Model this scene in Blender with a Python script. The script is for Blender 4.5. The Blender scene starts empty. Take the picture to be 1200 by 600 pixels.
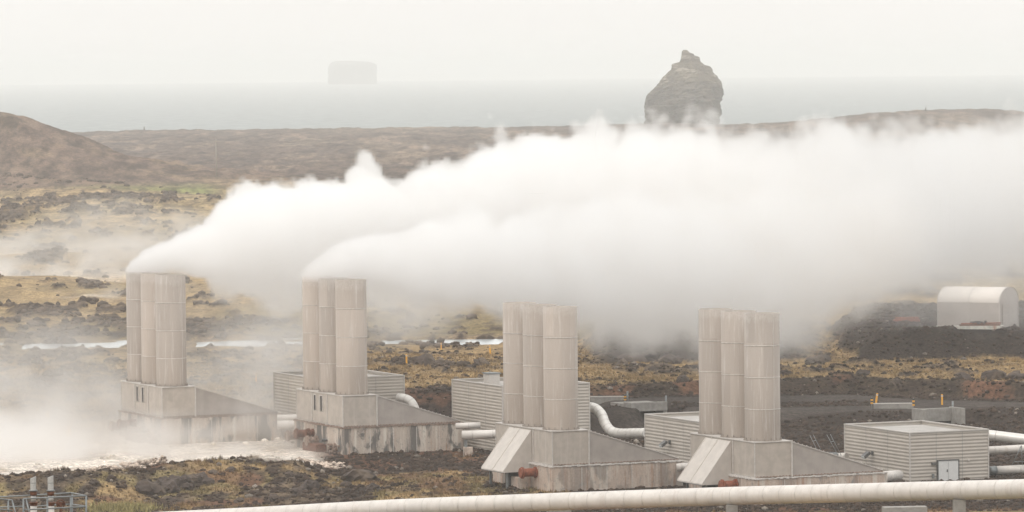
import bpy, math, random
import numpy as np
from mathutils import Vector, Matrix
R = math.radians
random.seed(7)
rng = np.random.default_rng(11)

# ------------------------------------------------------------------ camera geometry
F, V0, H = 5600.0, 82.0, 44.0            # focal length (px at 1200 wide), eye level row, eye height
ROLL = R(0.573)
pitch = math.atan((300 - V0) / F)
sc = bpy.context.scene
col = sc.collection
CAM = Vector((0, 0, H))
fwd = Vector((0, math.cos(pitch), -math.sin(pitch)))
up0 = Vector((0, math.sin(pitch), math.cos(pitch)))
rt0 = Vector((1, 0, 0))
# clockwise roll: right vector dips
rt = (rt0 * math.cos(ROLL) - up0 * math.sin(ROLL)).normalized()
up = (up0 * math.cos(ROLL) + rt0 * math.sin(ROLL)).normalized()

def ray(px, py):
    return (fwd * F + rt * (px - 600) + up * (300 - py)) / F
def PD(px, py, D):                       # picture measurement + surveyed distance -> world point
    r = ray(px, py)
    return CAM + r * (D / r.y)
def PZ(px, py, z):
    r = ray(px, py)
    return CAM + r * ((z - H) / r.z)

# ------------------------------------------------------------------ numpy noise
_P = rng.random((3, 256, 256))
def vnoise(x, y, k=0):
    xi = np.floor(x).astype(int); yi = np.floor(y).astype(int)
    fx = x - xi; fy = y - yi
    fx = fx * fx * (3 - 2 * fx); fy = fy * fy * (3 - 2 * fy)
    T = _P[k % 3]; o = 37 * k
    a = T[(xi + o) % 256, (yi + o) % 256]; b = T[(xi + 1 + o) % 256, (yi + o) % 256]
    c = T[(xi + o) % 256, (yi + 1 + o) % 256]; d = T[(xi + 1 + o) % 256, (yi + 1 + o) % 256]
    return (a * (1 - fx) + b * fx) * (1 - fy) + (c * (1 - fx) + d * fx) * fy
def fbm(x, y, oct=4, k=0, gain=.5):
    s = 0; a = 1; t = 0
    for i in range(oct):
        s = s + a * vnoise(x * 2 ** i + 17.3 * i, y * 2 ** i + 9.1 * i, k + i); t += a; a *= gain
    return s / t
def ss(x, a, b):
    t = np.clip((x - a) / (b - a), 0, 1)
    return t * t * (3 - 2 * t)
def ridge(x, y, oct=4, k=0):
    return 1 - np.abs(2 * fbm(x, y, oct, k) - 1)

# ------------------------------------------------------------------ mesh helpers
class MB:
    def __init__(s): s.v = []; s.f = []; s.sm = []
    def add(s, vs, fs, smooth=False):
        o = len(s.v); s.v += [tuple(p) for p in vs]
        for f in fs: s.f.append(tuple(i + o for i in f)); s.sm.append(smooth)
        return s
    def box(s, a, b, M=None, bev=0.0):
        x0, y0, z0 = a; x1, y1, z1 = b
        if bev > 0:
            # box with chamfered edges
            import bmesh
            bm = bmesh.new()
            vs = [bm.verts.new(p) for p in [(x0,y0,z0),(x1,y0,z0),(x1,y1,z0),(x0,y1,z0),(x0,y0,z1),(x1,y0,z1),(x1,y1,z1),(x0,y1,z1)]]
            for f in [(0,3,2,1),(4,5,6,7),(0,1,5,4),(1,2,6,5),(2,3,7,6),(3,0,4,7)]: bm.faces.new([vs[i] for i in f])
            bmesh.ops.bevel(bm, geom=bm.edges[:], offset=bev, segments=1, affect='EDGES')
            bm.verts.index_update()
            P = [v.co.copy() for v in bm.verts]; Fc = [[v.index for v in f.verts] for f in bm.faces]; bm.free()
        else:
            P = [Vector(p) for p in [(x0,y0,z0),(x1,y0,z0),(x1,y1,z0),(x0,y1,z0),(x0,y0,z1),(x1,y0,z1),(x1,y1,z1),(x0,y1,z1)]]
            Fc = [(0,3,2,1),(4,5,6,7),(0,1,5,4),(1,2,6,5),(2,3,7,6),(3,0,4,7)]
        if M is not None: P = [M @ p for p in P]
        return s.add(P, Fc)
    def prism(s, poly, axis_vec, flip=False):
        """poly: closed loop of 3D points, extruded by axis_vec"""
        n = len(poly); P = [Vector(p) for p in poly]; A = Vector(axis_vec)
        V = P + [p + A for p in P]
        f = [tuple(range(n))[::-1], tuple(range(n, 2 * n))] + [(i, (i + 1) % n, n + (i + 1) % n, n + i) for i in range(n)]
        return s.add(V, f)
    def cyl(s, p0, p1, r, n=16, r1=None, caps=True, smooth=True):
        return s.tube([p0, p1], [r, r if r1 is None else r1], n, caps, smooth)
    def tube(s, pts, r, n=12, caps=True, smooth=True):
        pts = [Vector(p) for p in pts]
        if not isinstance(r, (list, tuple)): r = [r] * len(pts)
        V = []; prev = None
        for i, p in enumerate(pts):
            t = (pts[min(i + 1, len(pts) - 1)] - pts[max(i - 1, 0)]).normalized()
            if prev is None:
                a = Vector((0, 0, 1)) if abs(t.z) < .9 else Vector((1, 0, 0))
                u = t.cross(a).normalized()
            else:
                u = (prev - t * prev.dot(t)).normalized()
            prev = u; w = t.cross(u)
            for k in range(n):
                an = 2 * math.pi * k / n
                V.append(p + (u * math.cos(an) + w * math.sin(an)) * r[i])
        fs = []
        for i in range(len(pts) - 1):
            for k in range(n):
                fs.append((i * n + k, i * n + (k + 1) % n, (i + 1) * n + (k + 1) % n, (i + 1) * n + k))
        s.add(V, fs, smooth)
        if caps:
            o = len(s.v) - len(V)
            s.f.append(tuple(o + k for k in range(n))[::-1]); s.sm.append(False)
            s.f.append(tuple(o + (len(pts) - 1) * n + k for k in range(n))); s.sm.append(False)
        return s
    def build(s, name, m, parent=None, loc=None, rz=None):
        me = bpy.data.meshes.new(name)
        me.from_pydata(s.v, [], s.f); me.polygons.foreach_set('use_smooth', s.sm)
        me.materials.append(m)
        me.update()
        import bmesh
        bm = bmesh.new(); bm.from_mesh(me); bmesh.ops.recalc_face_normals(bm, faces=bm.faces[:]); bm.to_mesh(me); bm.free()
        o = bpy.data.objects.new(name, me); col.objects.link(o)
        if parent: o.parent = parent
        if loc is not None: o.location = loc
        if rz is not None: o.rotation_euler = (0, 0, rz)
        return o

def tag(o, label=None, cat=None, group=None, kind=None):
    if label: o['label'] = label
    if cat: o['category'] = cat
    if group: o['group'] = group
    if kind: o['kind'] = kind
    return o
def thing(name, label, cat, loc=(0, 0, 0), rz=0, group=None):
    o = bpy.data.objects.new(name, None); col.objects.link(o)
    o.empty_display_size = .5
    o.location = loc; o.rotation_euler = (0, 0, rz)
    return tag(o, label, cat, group)
def copy_tree(o, parent=None):
    c = o.copy(); col.objects.link(c)
    if parent: c.parent = parent
    for ch in [x for x in bpy.data.objects if x.parent == o]: copy_tree(ch, c)
    return c

def crv(pts, sub=8):                       # Catmull-Rom through points
    P = [Vector(p) for p in pts]; P = [2 * P[0] - P[1]] + P + [2 * P[-1] - P[-2]]
    out = []
    for i in range(1, len(P) - 2):
        for k in range(sub):
            t = k / sub
            a, b, c, d = P[i - 1], P[i], P[i + 1], P[i + 2]
            out.append(.5 * ((2 * b) + (c - a) * t + (2 * a - 5 * b + 4 * c - d) * t * t + (3 * b - a - 3 * c + d) * t ** 3))
    out.append(P[-2]); return out

# ------------------------------------------------------------------ materials
def newmat(name):
    m = bpy.data.materials.new(name); m.use_nodes = True
    nt = m.node_tree; b = nt.nodes['Principled BSDF']
    return m, nt, b
def nn(nt, t, **kw):
    n = nt.nodes.new(t)
    for k, v in kw.items():
        if k.startswith('i_'): n.inputs[k[2:].replace('_', ' ')].default_value = v
        else: setattr(n, k, v)
    return n
def mixc(nt, fac, a, b, blend='MIX'):
    n = nt.nodes.new('ShaderNodeMix'); n.data_type = 'RGBA'; n.blend_type = blend
    for sock, v in ((n.inputs[0], fac), (n.inputs[6], a), (n.inputs[7], b)):
        if isinstance(v, (int, float)): sock.default_value = v
        elif isinstance(v, tuple): sock.default_value = (*v, 1) if len(v) == 3 else v
        else: nt.links.new(v, sock)
    return n.outputs[2]
def noise(nt, vec, scale, detail=4, rough=.55, dist=0):
    n = nn(nt, 'ShaderNodeTexNoise'); n.inputs['Scale'].default_value = scale; n.inputs['Detail'].default_value = detail
    n.inputs['Roughness'].default_value = rough; n.inputs['Distortion'].default_value = dist
    if vec is not None: nt.links.new(vec, n.inputs['Vector'])
    return n.outputs['Fac']
def remap(nt, v, a, b, c=0., d=1., smooth=True):
    n = nn(nt, 'ShaderNodeMapRange'); n.interpolation_type = 'SMOOTHSTEP' if smooth else 'LINEAR'
    nt.links.new(v, n.inputs[0])
    for i, x in zip((1, 2, 3, 4), (a, b, c, d)): n.inputs[i].default_value = x
    return n.outputs[0]
def mth(nt, op, a, b=None):
    n = nn(nt, 'ShaderNodeMath', operation=op)
    for i, v in ((0, a), (1, b)):
        if v is None: continue
        if isinstance(v, (int, float)): n.inputs[i].default_value = v
        else: nt.links.new(v, n.inputs[i])
    return n.outputs[0]
def objco(nt, scale=(1, 1, 1)):
    t = nn(nt, 'ShaderNodeTexCoord'); m = nn(nt, 'ShaderNodeMapping'); m.inputs['Scale'].default_value = scale
    oi = nn(nt, 'ShaderNodeObjectInfo'); sc_ = nn(nt, 'ShaderNodeVectorMath', operation='SCALE'); sc_.inputs[0].default_value = (37., 53., 11.); nt.links.new(oi.outputs['Random'], sc_.inputs['Scale'])
    ad = nn(nt, 'ShaderNodeVectorMath', operation='ADD'); nt.links.new(t.outputs['Object'], ad.inputs[0]); nt.links.new(sc_.outputs[0], ad.inputs[1])
    nt.links.new(ad.outputs[0], m.inputs['Vector']); return m.outputs['Vector']
def bump(nt, b, h, strength, dist):
    n = nn(nt, 'ShaderNodeBump'); n.inputs['Strength'].default_value = strength; n.inputs['Distance'].default_value = dist
    nt.links.new(h, n.inputs['Height']); nt.links.new(n.outputs[0], b.inputs['Normal'])

def simple(name, c, rough=.6, metal=0, var=.25, scale=3., streak=None, bmp=0.0):
    m, nt, b = newmat(name)
    v = objco(nt)
    n1 = noise(nt, v, scale, 5, .6)
    dark = tuple(x * (1 - var) for x in c); lite = tuple(min(.9, x * (1 + var)) for x in c)
    cc = mixc(nt, remap(nt, n1, .3, .7), dark, lite)
    if streak:
        s = noise(nt, objco(nt, (1.3, 1.3, .09)), 1.2, 6, .65)
        cc = mixc(nt, mth(nt, 'MULTIPLY', remap(nt, s, .5, .75), streak[1]), cc, streak[0])
    nt.links.new(cc, b.inputs['Base Color'])
    b.inputs['Roughness'].default_value = rough; b.inputs['Metallic'].default_value = metal
    if bmp: bump(nt, b, n1, .6, bmp)
    return m

def panel_mat(name, c, course=3.3, zoff=0.0):
    """weathered cladding panels: each course and each half-sheet a slightly different tone, pale lime runs"""
    m, nt, b = newmat(name)
    t = nn(nt, 'ShaderNodeTexCoord'); sx = nn(nt, 'ShaderNodeSeparateXYZ'); nt.links.new(t.outputs['Object'], sx.inputs[0])
    row = mth(nt, 'FLOOR', mth(nt, 'DIVIDE', mth(nt, 'ADD', sx.outputs[2], zoff), course))
    ang = mth(nt, 'ARCTAN2', sx.outputs[1], sx.outputs[0])
    colm = mth(nt, 'FLOOR', mth(nt, 'ADD', mth(nt, 'MULTIPLY', ang, .95), mth(nt, 'MULTIPLY', row, .43)))
    cb = nn(nt, 'ShaderNodeCombineXYZ'); nt.links.new(row, cb.inputs[0]); nt.links.new(colm, cb.inputs[1])
    oi = nn(nt, 'ShaderNodeObjectInfo'); nt.links.new(oi.outputs['Random'], cb.inputs[2])
    w = nn(nt, 'ShaderNodeTexWhiteNoise'); w.noise_dimensions = '3D'; nt.links.new(cb.outputs[0], w.inputs['Vector'])
    cc = mixc(nt, w.outputs['Value'], tuple(x * .88 for x in c), tuple(x * 1.06 for x in c))
    cc = mixc(nt, oi.outputs['Random'], cc, mixc(nt, 1., cc, (.84, .86, .88), 'MULTIPLY'))
    s = noise(nt, objco(nt, (2.2, 2.2, .12)), 1.5, 7, .7)
    cc = mixc(nt, mth(nt, 'MULTIPLY', remap(nt, s, .52, .76), .75), cc, (.58, .55, .52))
    s2 = noise(nt, objco(nt, (3, 3, .2)), 1.1, 6, .7, .4)
    cc = mixc(nt, mth(nt, 'MULTIPLY', remap(nt, s2, .55, .8), .4), cc, (.21, .15, .11))
    g = noise(nt, objco(nt), 9, 5, .7)
    cc = mixc(nt, 1.0, cc, mixc(nt, g, (.86, .86, .86), (1.1, 1.1, 1.1)), 'MULTIPLY')
    # crust of lime along the upper rim
    top = mth(nt, 'ADD', sx.outputs[2], mth(nt, 'MULTIPLY', noise(nt, objco(nt, (2, 2, .6)), 1.5, 5, .6), 1.6))
    cc = mixc(nt, mth(nt, 'MULTIPLY', mth(nt, 'MULTIPLY', remap(nt, top, 12.7, 13.3), remap(nt, g, .35, .62)), .3), cc, (.6, .58, .55))
    nt.links.new(cc, b.inputs['Base Color']); b.inputs['Roughness'].default_value = .55
    b.inputs['Metallic'].default_value = .0
    bump(nt, b, s, .3, .03)
    return m

def stained(name, c, dark_amt=.6, rust_amt=.5, pale_amt=.5):
    m, nt, b = newmat(name)
    v = objco(nt, (1, 1, .1))
    a = noise(nt, v, 1.1, 7, .68)
    d = noise(nt, objco(nt, (1, 1, .35)), .42, 5, .6, .5)
    r = noise(nt, objco(nt, (2.4, 2.4, .13)), 1.2, 7, .72)
    g = noise(nt, objco(nt), 6, 6, .7)
    cc = mixc(nt, remap(nt, g, .3, .7), tuple(x * .85 for x in c), tuple(x * 1.12 for x in c))
    cc = mixc(nt, mth(nt, 'MULTIPLY', remap(nt, a, .5, .62), pale_amt), cc, (.6, .56, .5))
    cc = mixc(nt, mth(nt, 'MULTIPLY', remap(nt, r, .52, .68), rust_amt), cc, (.33, .17, .1))
    dk = mth(nt, 'MULTIPLY', remap(nt, d, .49, .56), remap(nt, a, .3, .52))
    cc = mixc(nt, mth(nt, 'MULTIPLY', dk, dark_amt), cc, (.12, .112, .105))
    pk = noise(nt, objco(nt, (1, 1, .8)), 1.3, 7, .75)
    cc = mixc(nt, mth(nt, 'MULTIPLY', remap(nt, pk, .57, .61), .55), cc, (.2, .2, .2))
    nt.links.new(cc, b.inputs['Base Color']); b.inputs['Roughness'].default_value = .85
    bump(nt, b, g, .5, .05)
    return m

M = {}
M['stack'] = panel_mat('stack_cladding', (.405, .342, .292))
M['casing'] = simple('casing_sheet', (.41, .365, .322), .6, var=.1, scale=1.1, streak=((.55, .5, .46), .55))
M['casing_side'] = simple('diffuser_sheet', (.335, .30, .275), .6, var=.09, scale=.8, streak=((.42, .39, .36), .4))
M['hood'] = simple('hood_sheet', (.52, .48, .44), .55, var=.07, scale=1., streak=((.4, .36, .32), .35))
M['basin'] = stained('stained_basin_concrete', (.45, .385, .33), .95, .75, .85)
M['basin_dry'] = stained('flaking_basin_concrete', (.46, .37, .31), .45, .75, .6)
M['lime'] = simple('lime_seam', (.58, .55, .52), .8, var=.2, scale=6)
M['trim'] = simple('pale_trim', (.5, .47, .44), .6, var=.1)
M['flange_grey'] = simple('dull_flange', (.27, .235, .205), .8, var=.25, scale=6)
M['rust'] = simple('rust', (.14, .062, .038), .9, var=.45, scale=6, bmp=.02)
M['rust_red'] = simple('red_oxide_pipe', (.23, .07, .035), .75, var=.3, scale=5)
M['rust_dull'] = simple('crusted_rust', (.25, .185, .15), .9, var=.35, scale=5, bmp=.02)
M['shed'] = simple('corrugated_cladding', (.44, .40, .355), .55, var=.06, scale=.6)
M['shed_roof'] = simple('shed_roofing', (.36, .34, .32), .8, var=.12, scale=.5)
M['shed_trim'] = simple('shed_trim', (.48, .45, .42), .5, var=.05)
M['dark_metal'] = simple('dark_metal', (.09, .09, .09), .5, var=.2)
M['door'] = simple('door_paint', (.62, .62, .61), .5, var=.05)
M['pipe'] = simple('aluminium_pipe_cladding', (.62, .60, .57), .38, .25, var=.07, scale=1.2)
M['bigpipe'] = simple('weathered_pipe_cladding', (.61, .575, .54), .5, .05, var=.07, scale=.9, streak=((.405, .342, .292), .4))
M['band'] = simple('pipe_band', (.53, .50, .47), .4, .3, var=.1)
M['concrete'] = simple('grey_concrete', (.27, .255, .235), .9, var=.16, scale=1.6, streak=((.17, .16, .15), .5), bmp=.02)
M['opening'] = simple('opening_shade', (.035, .032, .03), .95, var=.2)  # near-black colour painted in for the shade inside openings
M['galv'] = simple('galvanised_steel', (.21, .225, .23), .45, .5, var=.12)
M['yellow'] = simple('yellow_marker', (.72, .36, .03), .6, var=.08)
M['black'] = simple('black_paint', (.03, .03, .03), .6, var=.1)
M['membrane'] = simple('white_membrane', (.62, .575, .53), .6, var=.04, scale=.6)
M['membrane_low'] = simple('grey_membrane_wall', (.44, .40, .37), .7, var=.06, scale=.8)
M['wood'] = simple('weathered_timber', (.30, .27, .23), .9, var=.15)
M['hull'] = simple('flaking_white_steel', (.5, .5, .46), .7, var=.2, scale=2, streak=((.3, .1, .04), .8))
M['lamp_glass'] = simple('lamp_glass', (.7, .72, .72), .2, var=.05)
def rockmat(name, c, c2, scale=1.2):
    m, nt, b = newmat(name)
    t = nn(nt, 'ShaderNodeNewGeometry')
    n1 = noise(nt, t.outputs['Position'], scale, 6, .7); n2 = noise(nt, t.outputs['Position'], scale * .23, 4, .6)
    cc = mixc(nt, remap(nt, n1, .3, .7), tuple(x * .6 for x in c), c)
    cc = mixc(nt, remap(nt, n2, .5, .7), cc, c2)
    nt.links.new(cc, b.inputs['Base Color']); b.inputs['Roughness'].default_value = .95
    bump(nt, b, n1, .8, .1 / scale)
    return m
M['lava'] = rockmat('lava_rock', (.075, .055, .045), (.12, .09, .065))
M['silica_rock'] = rockmat('silica_crusted_rock', (.55, .46, .38), (.35, .24, .16))

# ------------------------------------------------------------------ setting: terrain
UA = lambda X, D: 600 + F * X / D
def zone_fields(X, D):
    """height and plan colour of the land at world (X, D)"""
    u = UA(X, D)
    wr = ss(u, 655, 720); wl = ss(u, 340, 420)
    wig = 6 * (fbm(X / 14, D / 14, 3, 1) - .5)
    Dw = D + wig * .6
    Dr = D + wig * .35
    hill = np.maximum(470 - D, 0) * .086
    # bank and meadow behind the sheds (centre)
    zl = (3.0 * wl * ss(Dw, 602, 611) + .8 * (1 - wl) * ss(Dw, 600, 640)) * (1 - ss(D, 650, 762) * .75) 
    # right: road embankment, cut bank, gravel plateau
    uu = u; u = u + 90 * (fbm(X / 7, D / 9, 4, 2) - .5)
    heap = np.maximum(ss(u, 975, 1040) * 1.0, .62 * ss(u, 670, 730) * (1 - ss(u, 800, 880)) + .3 * ss(u, 800, 880) * (1 - ss(u, 930, 985)))
    Dp = 589.5; zrd = np.interp(u, [700, 780, 1070, 1300], [2.15, 2.0, 1.25, 1.2]); roadD = np.interp(u, [700, 780, 1000, 1200, 1300], [600, 604, 613, 600, 594])
    emb = np.exp(-((u - 764) / 25.) ** 2) + np.exp(-((u - 1098) / 38.) ** 2); emb = np.clip(emb * 1.5, 0, 1)
    u = uu
    zr = zrd * ss(D - Dp, -10 + 10.5 * emb, -1 + 6.5 * emb) + (3.2 - zrd) * ss(Dr - roadD, 11, 15) - .25 * emb * (1 - ss(D - Dp, 0, 4)) * ss(D, 575, 582) + 3.6 * heap * ss(Dr, 664, 673)
    z = hill + zl * (1 - wr) + zr * wr
    z = z * (1 - ss(D, 745, 768) * .85)
    # pond trench
    pond = ss(D, 767, 772) * (1 - ss(D, 780, 786)) * np.maximum(ss(u, 18, 40) * (1 - ss(u, 146, 156)), np.maximum(ss(u, 225, 240) * (1 - ss(u, 290, 310)), ss(u, 440, 455))) * ss(fbm(X / 9, D / 5, 2, 1), .22, .3) * (1 - ss(u, 640, 700))
    far = ss(D, 792, 900)
    roll = (fbm(X / 40, D / 90, 4, 2) - .45) * 5 * far * (1 - ss(D, 1650, 1800))
    z = z + np.maximum(roll, -1.2)
    near_rel = (fbm(X / 9, D / 9, 4, 0) - .5)
    plat = ss(D, 474, 482) * (1 - ss(D, 575, 600)) * ss(u, 300, 420)
    z = z + near_rel * (1.2 - .95 * plat) * (1 - .8 * ss(u, 655, 720) * (1 - ss(D, 615, 625)))
    # left crest in front of the first silencer
    crest = (1 - ss(u, 330, 395)) * np.exp(-((D - (500 + 22 * ss(u, 0, 330))) / 11.0) ** 2) * 1.75
    z = z + crest + .35 * crest * (fbm(X / 5, D / 5, 3, 1) - .5)
    silbasin = (1 - ss(u, 345, 400)) * ss(D, 528, 540) * (1 - ss(D, 575, 590))
    z = z * (1 - .6 * silbasin)
    # brown hill
    hx, hD = -204., 1872.
    rr = np.sqrt(((X - hx)) ** 2 + ((D - hD) * .55) ** 2)
    prof = (1 - ss(rr, 105, 140)) * np.interp(rr, [0, 14, 24, 40, 54, 70, 88, 104], [28.8, 26.8, 23.0, 17.0, 11.8, 7.4, 4.4, 2.6])
    z = z + prof * (1 + .05 * (fbm(X / 15, D / 15, 4, 0) - .5)) + ss(prof, 0, 12) * (fbm(X / 9, D / 20, 4, 2) - .5) * .5
    # lava plain
    lava = ss(D, 1760, 1900)
    z = z + lava * (.5 + 4.0 * (ridge(X / 40, D / 90, 5, 1) - .68) * (1 - .5 * ss(D, 3000, 3550)) + 2.6 * (fbm(X / 7, D / 16, 4, 2) - .5))
    z = z + 8.5 * ss(u, 890, 1075) * (1 - .25 * ss(u, 1150, 1210)) * ss(D, 2900, 3500) 
    z = z + .8 * (ridge(X / 20, D / 30, 3, 0)) * ss(D, 3480, 3560)
    # rock outcrops in the grass
    cl = fbm(X / 11, D / 32, 4, 2)
    cl_far = fbm(X / 22, D / 70, 4, 1)
    clump = ss(fbm(X / 3.2, D / 10, 4, 2), .61, .68) * ss(D, 600, 640) * (1 - ss(D, 820, 900)) * (1 - ss(u, 640, 700)) * .65
    clump = np.maximum(clump, ss(fbm(X / 4, D / 7, 4, 2), .60, .66) * wr * ss(D, 626, 632) * (1 - ss(D, 656, 662)) * .7)
    clump = np.maximum(clump, ss(fbm(X / 5.5, D / 22, 5, 1) + .35 * (cl_far - .5), .635, .70) * far * (1 - lava))
    band = (1 - ss(u, 330, 420)) * ss(D, 792, 800) * (1 - ss(D, 830, 850)) * ss(fbm(X / 6, D / 14, 4, 1), .48, .57) * .8
    clump = np.maximum(clump, band)
    band2 = .6 * ss(D, 1560, 1600) * (1 - ss(D, 1690, 1730)) * ss(fbm(X / 14, D / 40, 4, 0), .45, .55) * .8
    clump = np.maximum(clump, band2) * (1 - ss(prof, .3, 1.5))
    nearcl = ss(fbm(X / 5, D / 11, 4, 1), .56, .64) * ss(D, 470, 476) * (1 - ss(D, 520, 535)) * (1 - ss(u, 420, 560))
    fine = fbm(X / 1.6, D / 2.2, 4, 0)
    z = z + clump * (.25 + 1.5 * fine) * (1 + .5 * ss(D, 800, 1500)) * .7 + nearcl * fine * .5
    z = z - pond * (z + 1.5)
    # ------------- colours
    n1 = fbm(X / 6, D / 16, 5, 0); n2 = fbm(X / 2.2, D / 4, 4, 1); n3 = fbm(X / 30, D / 90, 4, 2)
    def C(*c): return np.array(c)
    def lerp(a, b, t): return a * (1 - t[..., None]) + b * t[..., None]
    gold = C(.285, .20, .10); tan = C(.20, .14, .078); olive = C(.15, .122, .06); dk = C(.040, .029, .024); grav = C(.036, .027, .022)
    red = C(.115, .058, .036); sil = C(.58, .53, .475); road = C(.062, .052, .046); pale = C(.30, .23, .17)
    c = lerp(np.broadcast_to(gold, X.shape + (3,)), tan, ss(n1, .35, .7))
    c = lerp(c, olive, ss(n3, .5, .62) * ss(D, 640, 800) * .8)
    c = lerp(c, olive * 1.15, ss(fbm(X / 8, D / 12, 3, 2), .52, .62) * (1 - ss(D, 530, 560)) * .8)
    c = lerp(c, dk * 1.15, ss(n2, .52, .62) * .65)
    # near platform gravel
    pg = ss(D, 470, 474) * (1 - ss(Dw, 602, 611)) * ss(u, 330, 380)
    c = lerp(c, grav, pg * ss(n1 + .35 * ss(u, 560, 700) + .25 * ss(D, 512, 530), .47, .58))
    leftdark = (1 - ss(u, 330, 420)) * ss(D, 470, 474) * (1 - ss(D, 522, 534))
    c = lerp(c, dk * 1.1, leftdark * ss(fbm(X / 2.6, D / 9, 4, 2), .50, .57) * .8)
    c = lerp(c, red * 1.3, ss(fbm(X / 7, D / 10, 3, 1), .58, .68) * (1 - ss(D, 560, 600)) * .6)
    # bank behind sheds (centre)
    bk = wl * (1 - wr) * ss(Dw, 600, 603) * (1 - ss(Dw, 612, 617))
    c = lerp(c, lerp(np.broadcast_to(dk, c.shape), red, ss(n2, .45, .6) * .7), bk)
    # meadow dark stripe
    st = np.exp(-((D - (690 + .25 * (u - 430))) / 9.) ** 2) * ss(u, 400, 450) * (1 - ss(u, 600, 640))
    c = lerp(c, dk * 1.5, st * ss(n2, .35, .5) * .85)
    # right side
    rg = wr * ss(Dw, 560, 566) * (1 - ss(Dr - roadD, 9, 10)); c = lerp(c, grav, rg)
    rb = wr * ss(Dr - roadD, 8, 9) * (1 - ss(Dr - roadD + 6 * (n2 - .5), 15.5, 19)); c = lerp(c, lerp(np.broadcast_to(dk * .9, c.shape), red, ss(n1 + .3 * (n2 - .5), .45, .58)), rb * .93)
    gm = wr * ss(Dr - roadD, 16, 19) * (1 - ss(Dr, 660, 664)); c = lerp(c, gold * 1.08, gm * (.35 + .6 * ss(n1, .35, .55)) * .85)
    gm2 = wl * (1 - wr) * ss(Dw, 615, 618) * (1 - ss(D, 740, 760)); c = lerp(c, gold * 1.03, gm2 * ss(n1, .38, .55) * .7)
    hp = wr * ss(heap, .15, .3) * ss(Dr + 5 * (n1 - .5), 663, 665.5) * (1 - ss(D, 750, 800)); c = lerp(c, grav * 1.02, hp)
    toppl = wr * ss(heap, .8, .95) * ss(Dr, 673, 676) * (1 - ss(D, 750, 800)); c = lerp(c, road * .95, toppl)
    c = lerp(c, grav, plat * wr)
    # roads
    d1 = np.abs(D - roadD); r1 = wr * (1 - ss(d1 + 1.2 * (n2 - .5), 4.6, 6.0))
    yc = np.interp(u, [700, 915, 1000, 1075, 1150], [584, 589, 594, 597, 600])
    d2 = np.abs(D - yc); r2 = ss(u, 690, 760) * (1 - ss(u, 1100, 1160)) * (1 - ss(d2 + 1.2 * (n2 - .5), 4.5, 6.0))
    c = lerp(c, road, np.maximum(r1, r2))
    # silica
    sp = (1 - ss(u, 348, 392)) * ss(D, 521, 527) * (1 - ss(D, 572, 590)); c = lerp(c, sil, sp * (.6 + .4 * ss(n2, .3, .5)))
    s2 = np.exp(-((u - 575) / 55) ** 2 - ((D - 486) / 5) ** 2); c = lerp(c, sil * .9, ss(s2 * (.5 + n2), .3, .6) * .95)
    s3 = np.exp(-((u - 470) / 45) ** 2 - ((D - 482) / 4) ** 2); c = lerp(c, sil * .75, ss(s3 * (.4 + n2), .35, .6) * .8)
    for (ua, ub, Da, Db) in ((-90, 170, 1035, 1058), (-50, 95, 1150, 1175), (60, 150, 948, 962), (260, 420, 1300, 1330), (-50, 150, 1075, 1085)):
        m_ = ss(u, ua, ua + 30) * (1 - ss(u, ub - 40, ub)) * ss(D + 14 * (n1 - .5), Da, Da + 5) * (1 - ss(D + 14 * (n1 - .5), Db - 5, Db))
        c = lerp(c, sil, m_ * .85); c_p = ss(u, ua - 40, ua + 30) * (1 - ss(u, ub - 20, ub + 60)) * ss(D, Da - 25, Da - 5) * (1 - ss(D, Db, Db + 35))
        c = lerp(c, pale, c_p * .5 * ss(n2, .4, .6))
    pm = ss(D, 758, 768) * (1 - ss(D, 788, 800)) * (1 - ss(u, 640, 700)); c = lerp(c, pale * .8, pm * .35)
    c = lerp(c, C(.33, .25, .145), far * (1 - lava) * .5)
    # far
    c = lerp(c, C(.15, .16, .055), ss(D, 1690, 1715) * (1 - ss(D, 1765, 1785)) * ss(u, 30, 90) * (1 - ss(u, 235, 270)))
    lavc = lerp(np.broadcast_to(C(.088, .064, .052), c.shape), C(.16, .118, .09), ss(fbm(X / 18, D / 120, 5, 0), .5, .68))
    lavc = lerp(lavc, C(.05, .038, .033), ss(fbm(X / 10, D / 50, 5, 2), .52, .66) * .8)
    lavc = lerp(lavc, C(.20, .155, .11), ss(fbm(X / 60, D / 400, 4, 1), .58, .68) * .3)
    c = lerp(c, lavc, lava)
    hc = lerp(np.broadcast_to(C(.105, .073, .057), c.shape), C(.125, .089, .066), ss(fbm(X / 6, D / 10, 5, 1), .4, .62))
    hc = lerp(hc, C(.19, .14, .08), ss(fbm(X / 22, D / 30, 4, 0), .60, .70) * .3)
    c = lerp(c, hc, ss(prof, 1.0, 4.0))
    rock = lerp(np.broadcast_to(C(.045, .034, .028), c.shape), C(.12, .09, .062), ss(fine, .42, .66))
    c = lerp(c, rock, ss(clump, .12, .5)); c = lerp(c, rock * 1.1, nearcl)
    return z, c

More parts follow.
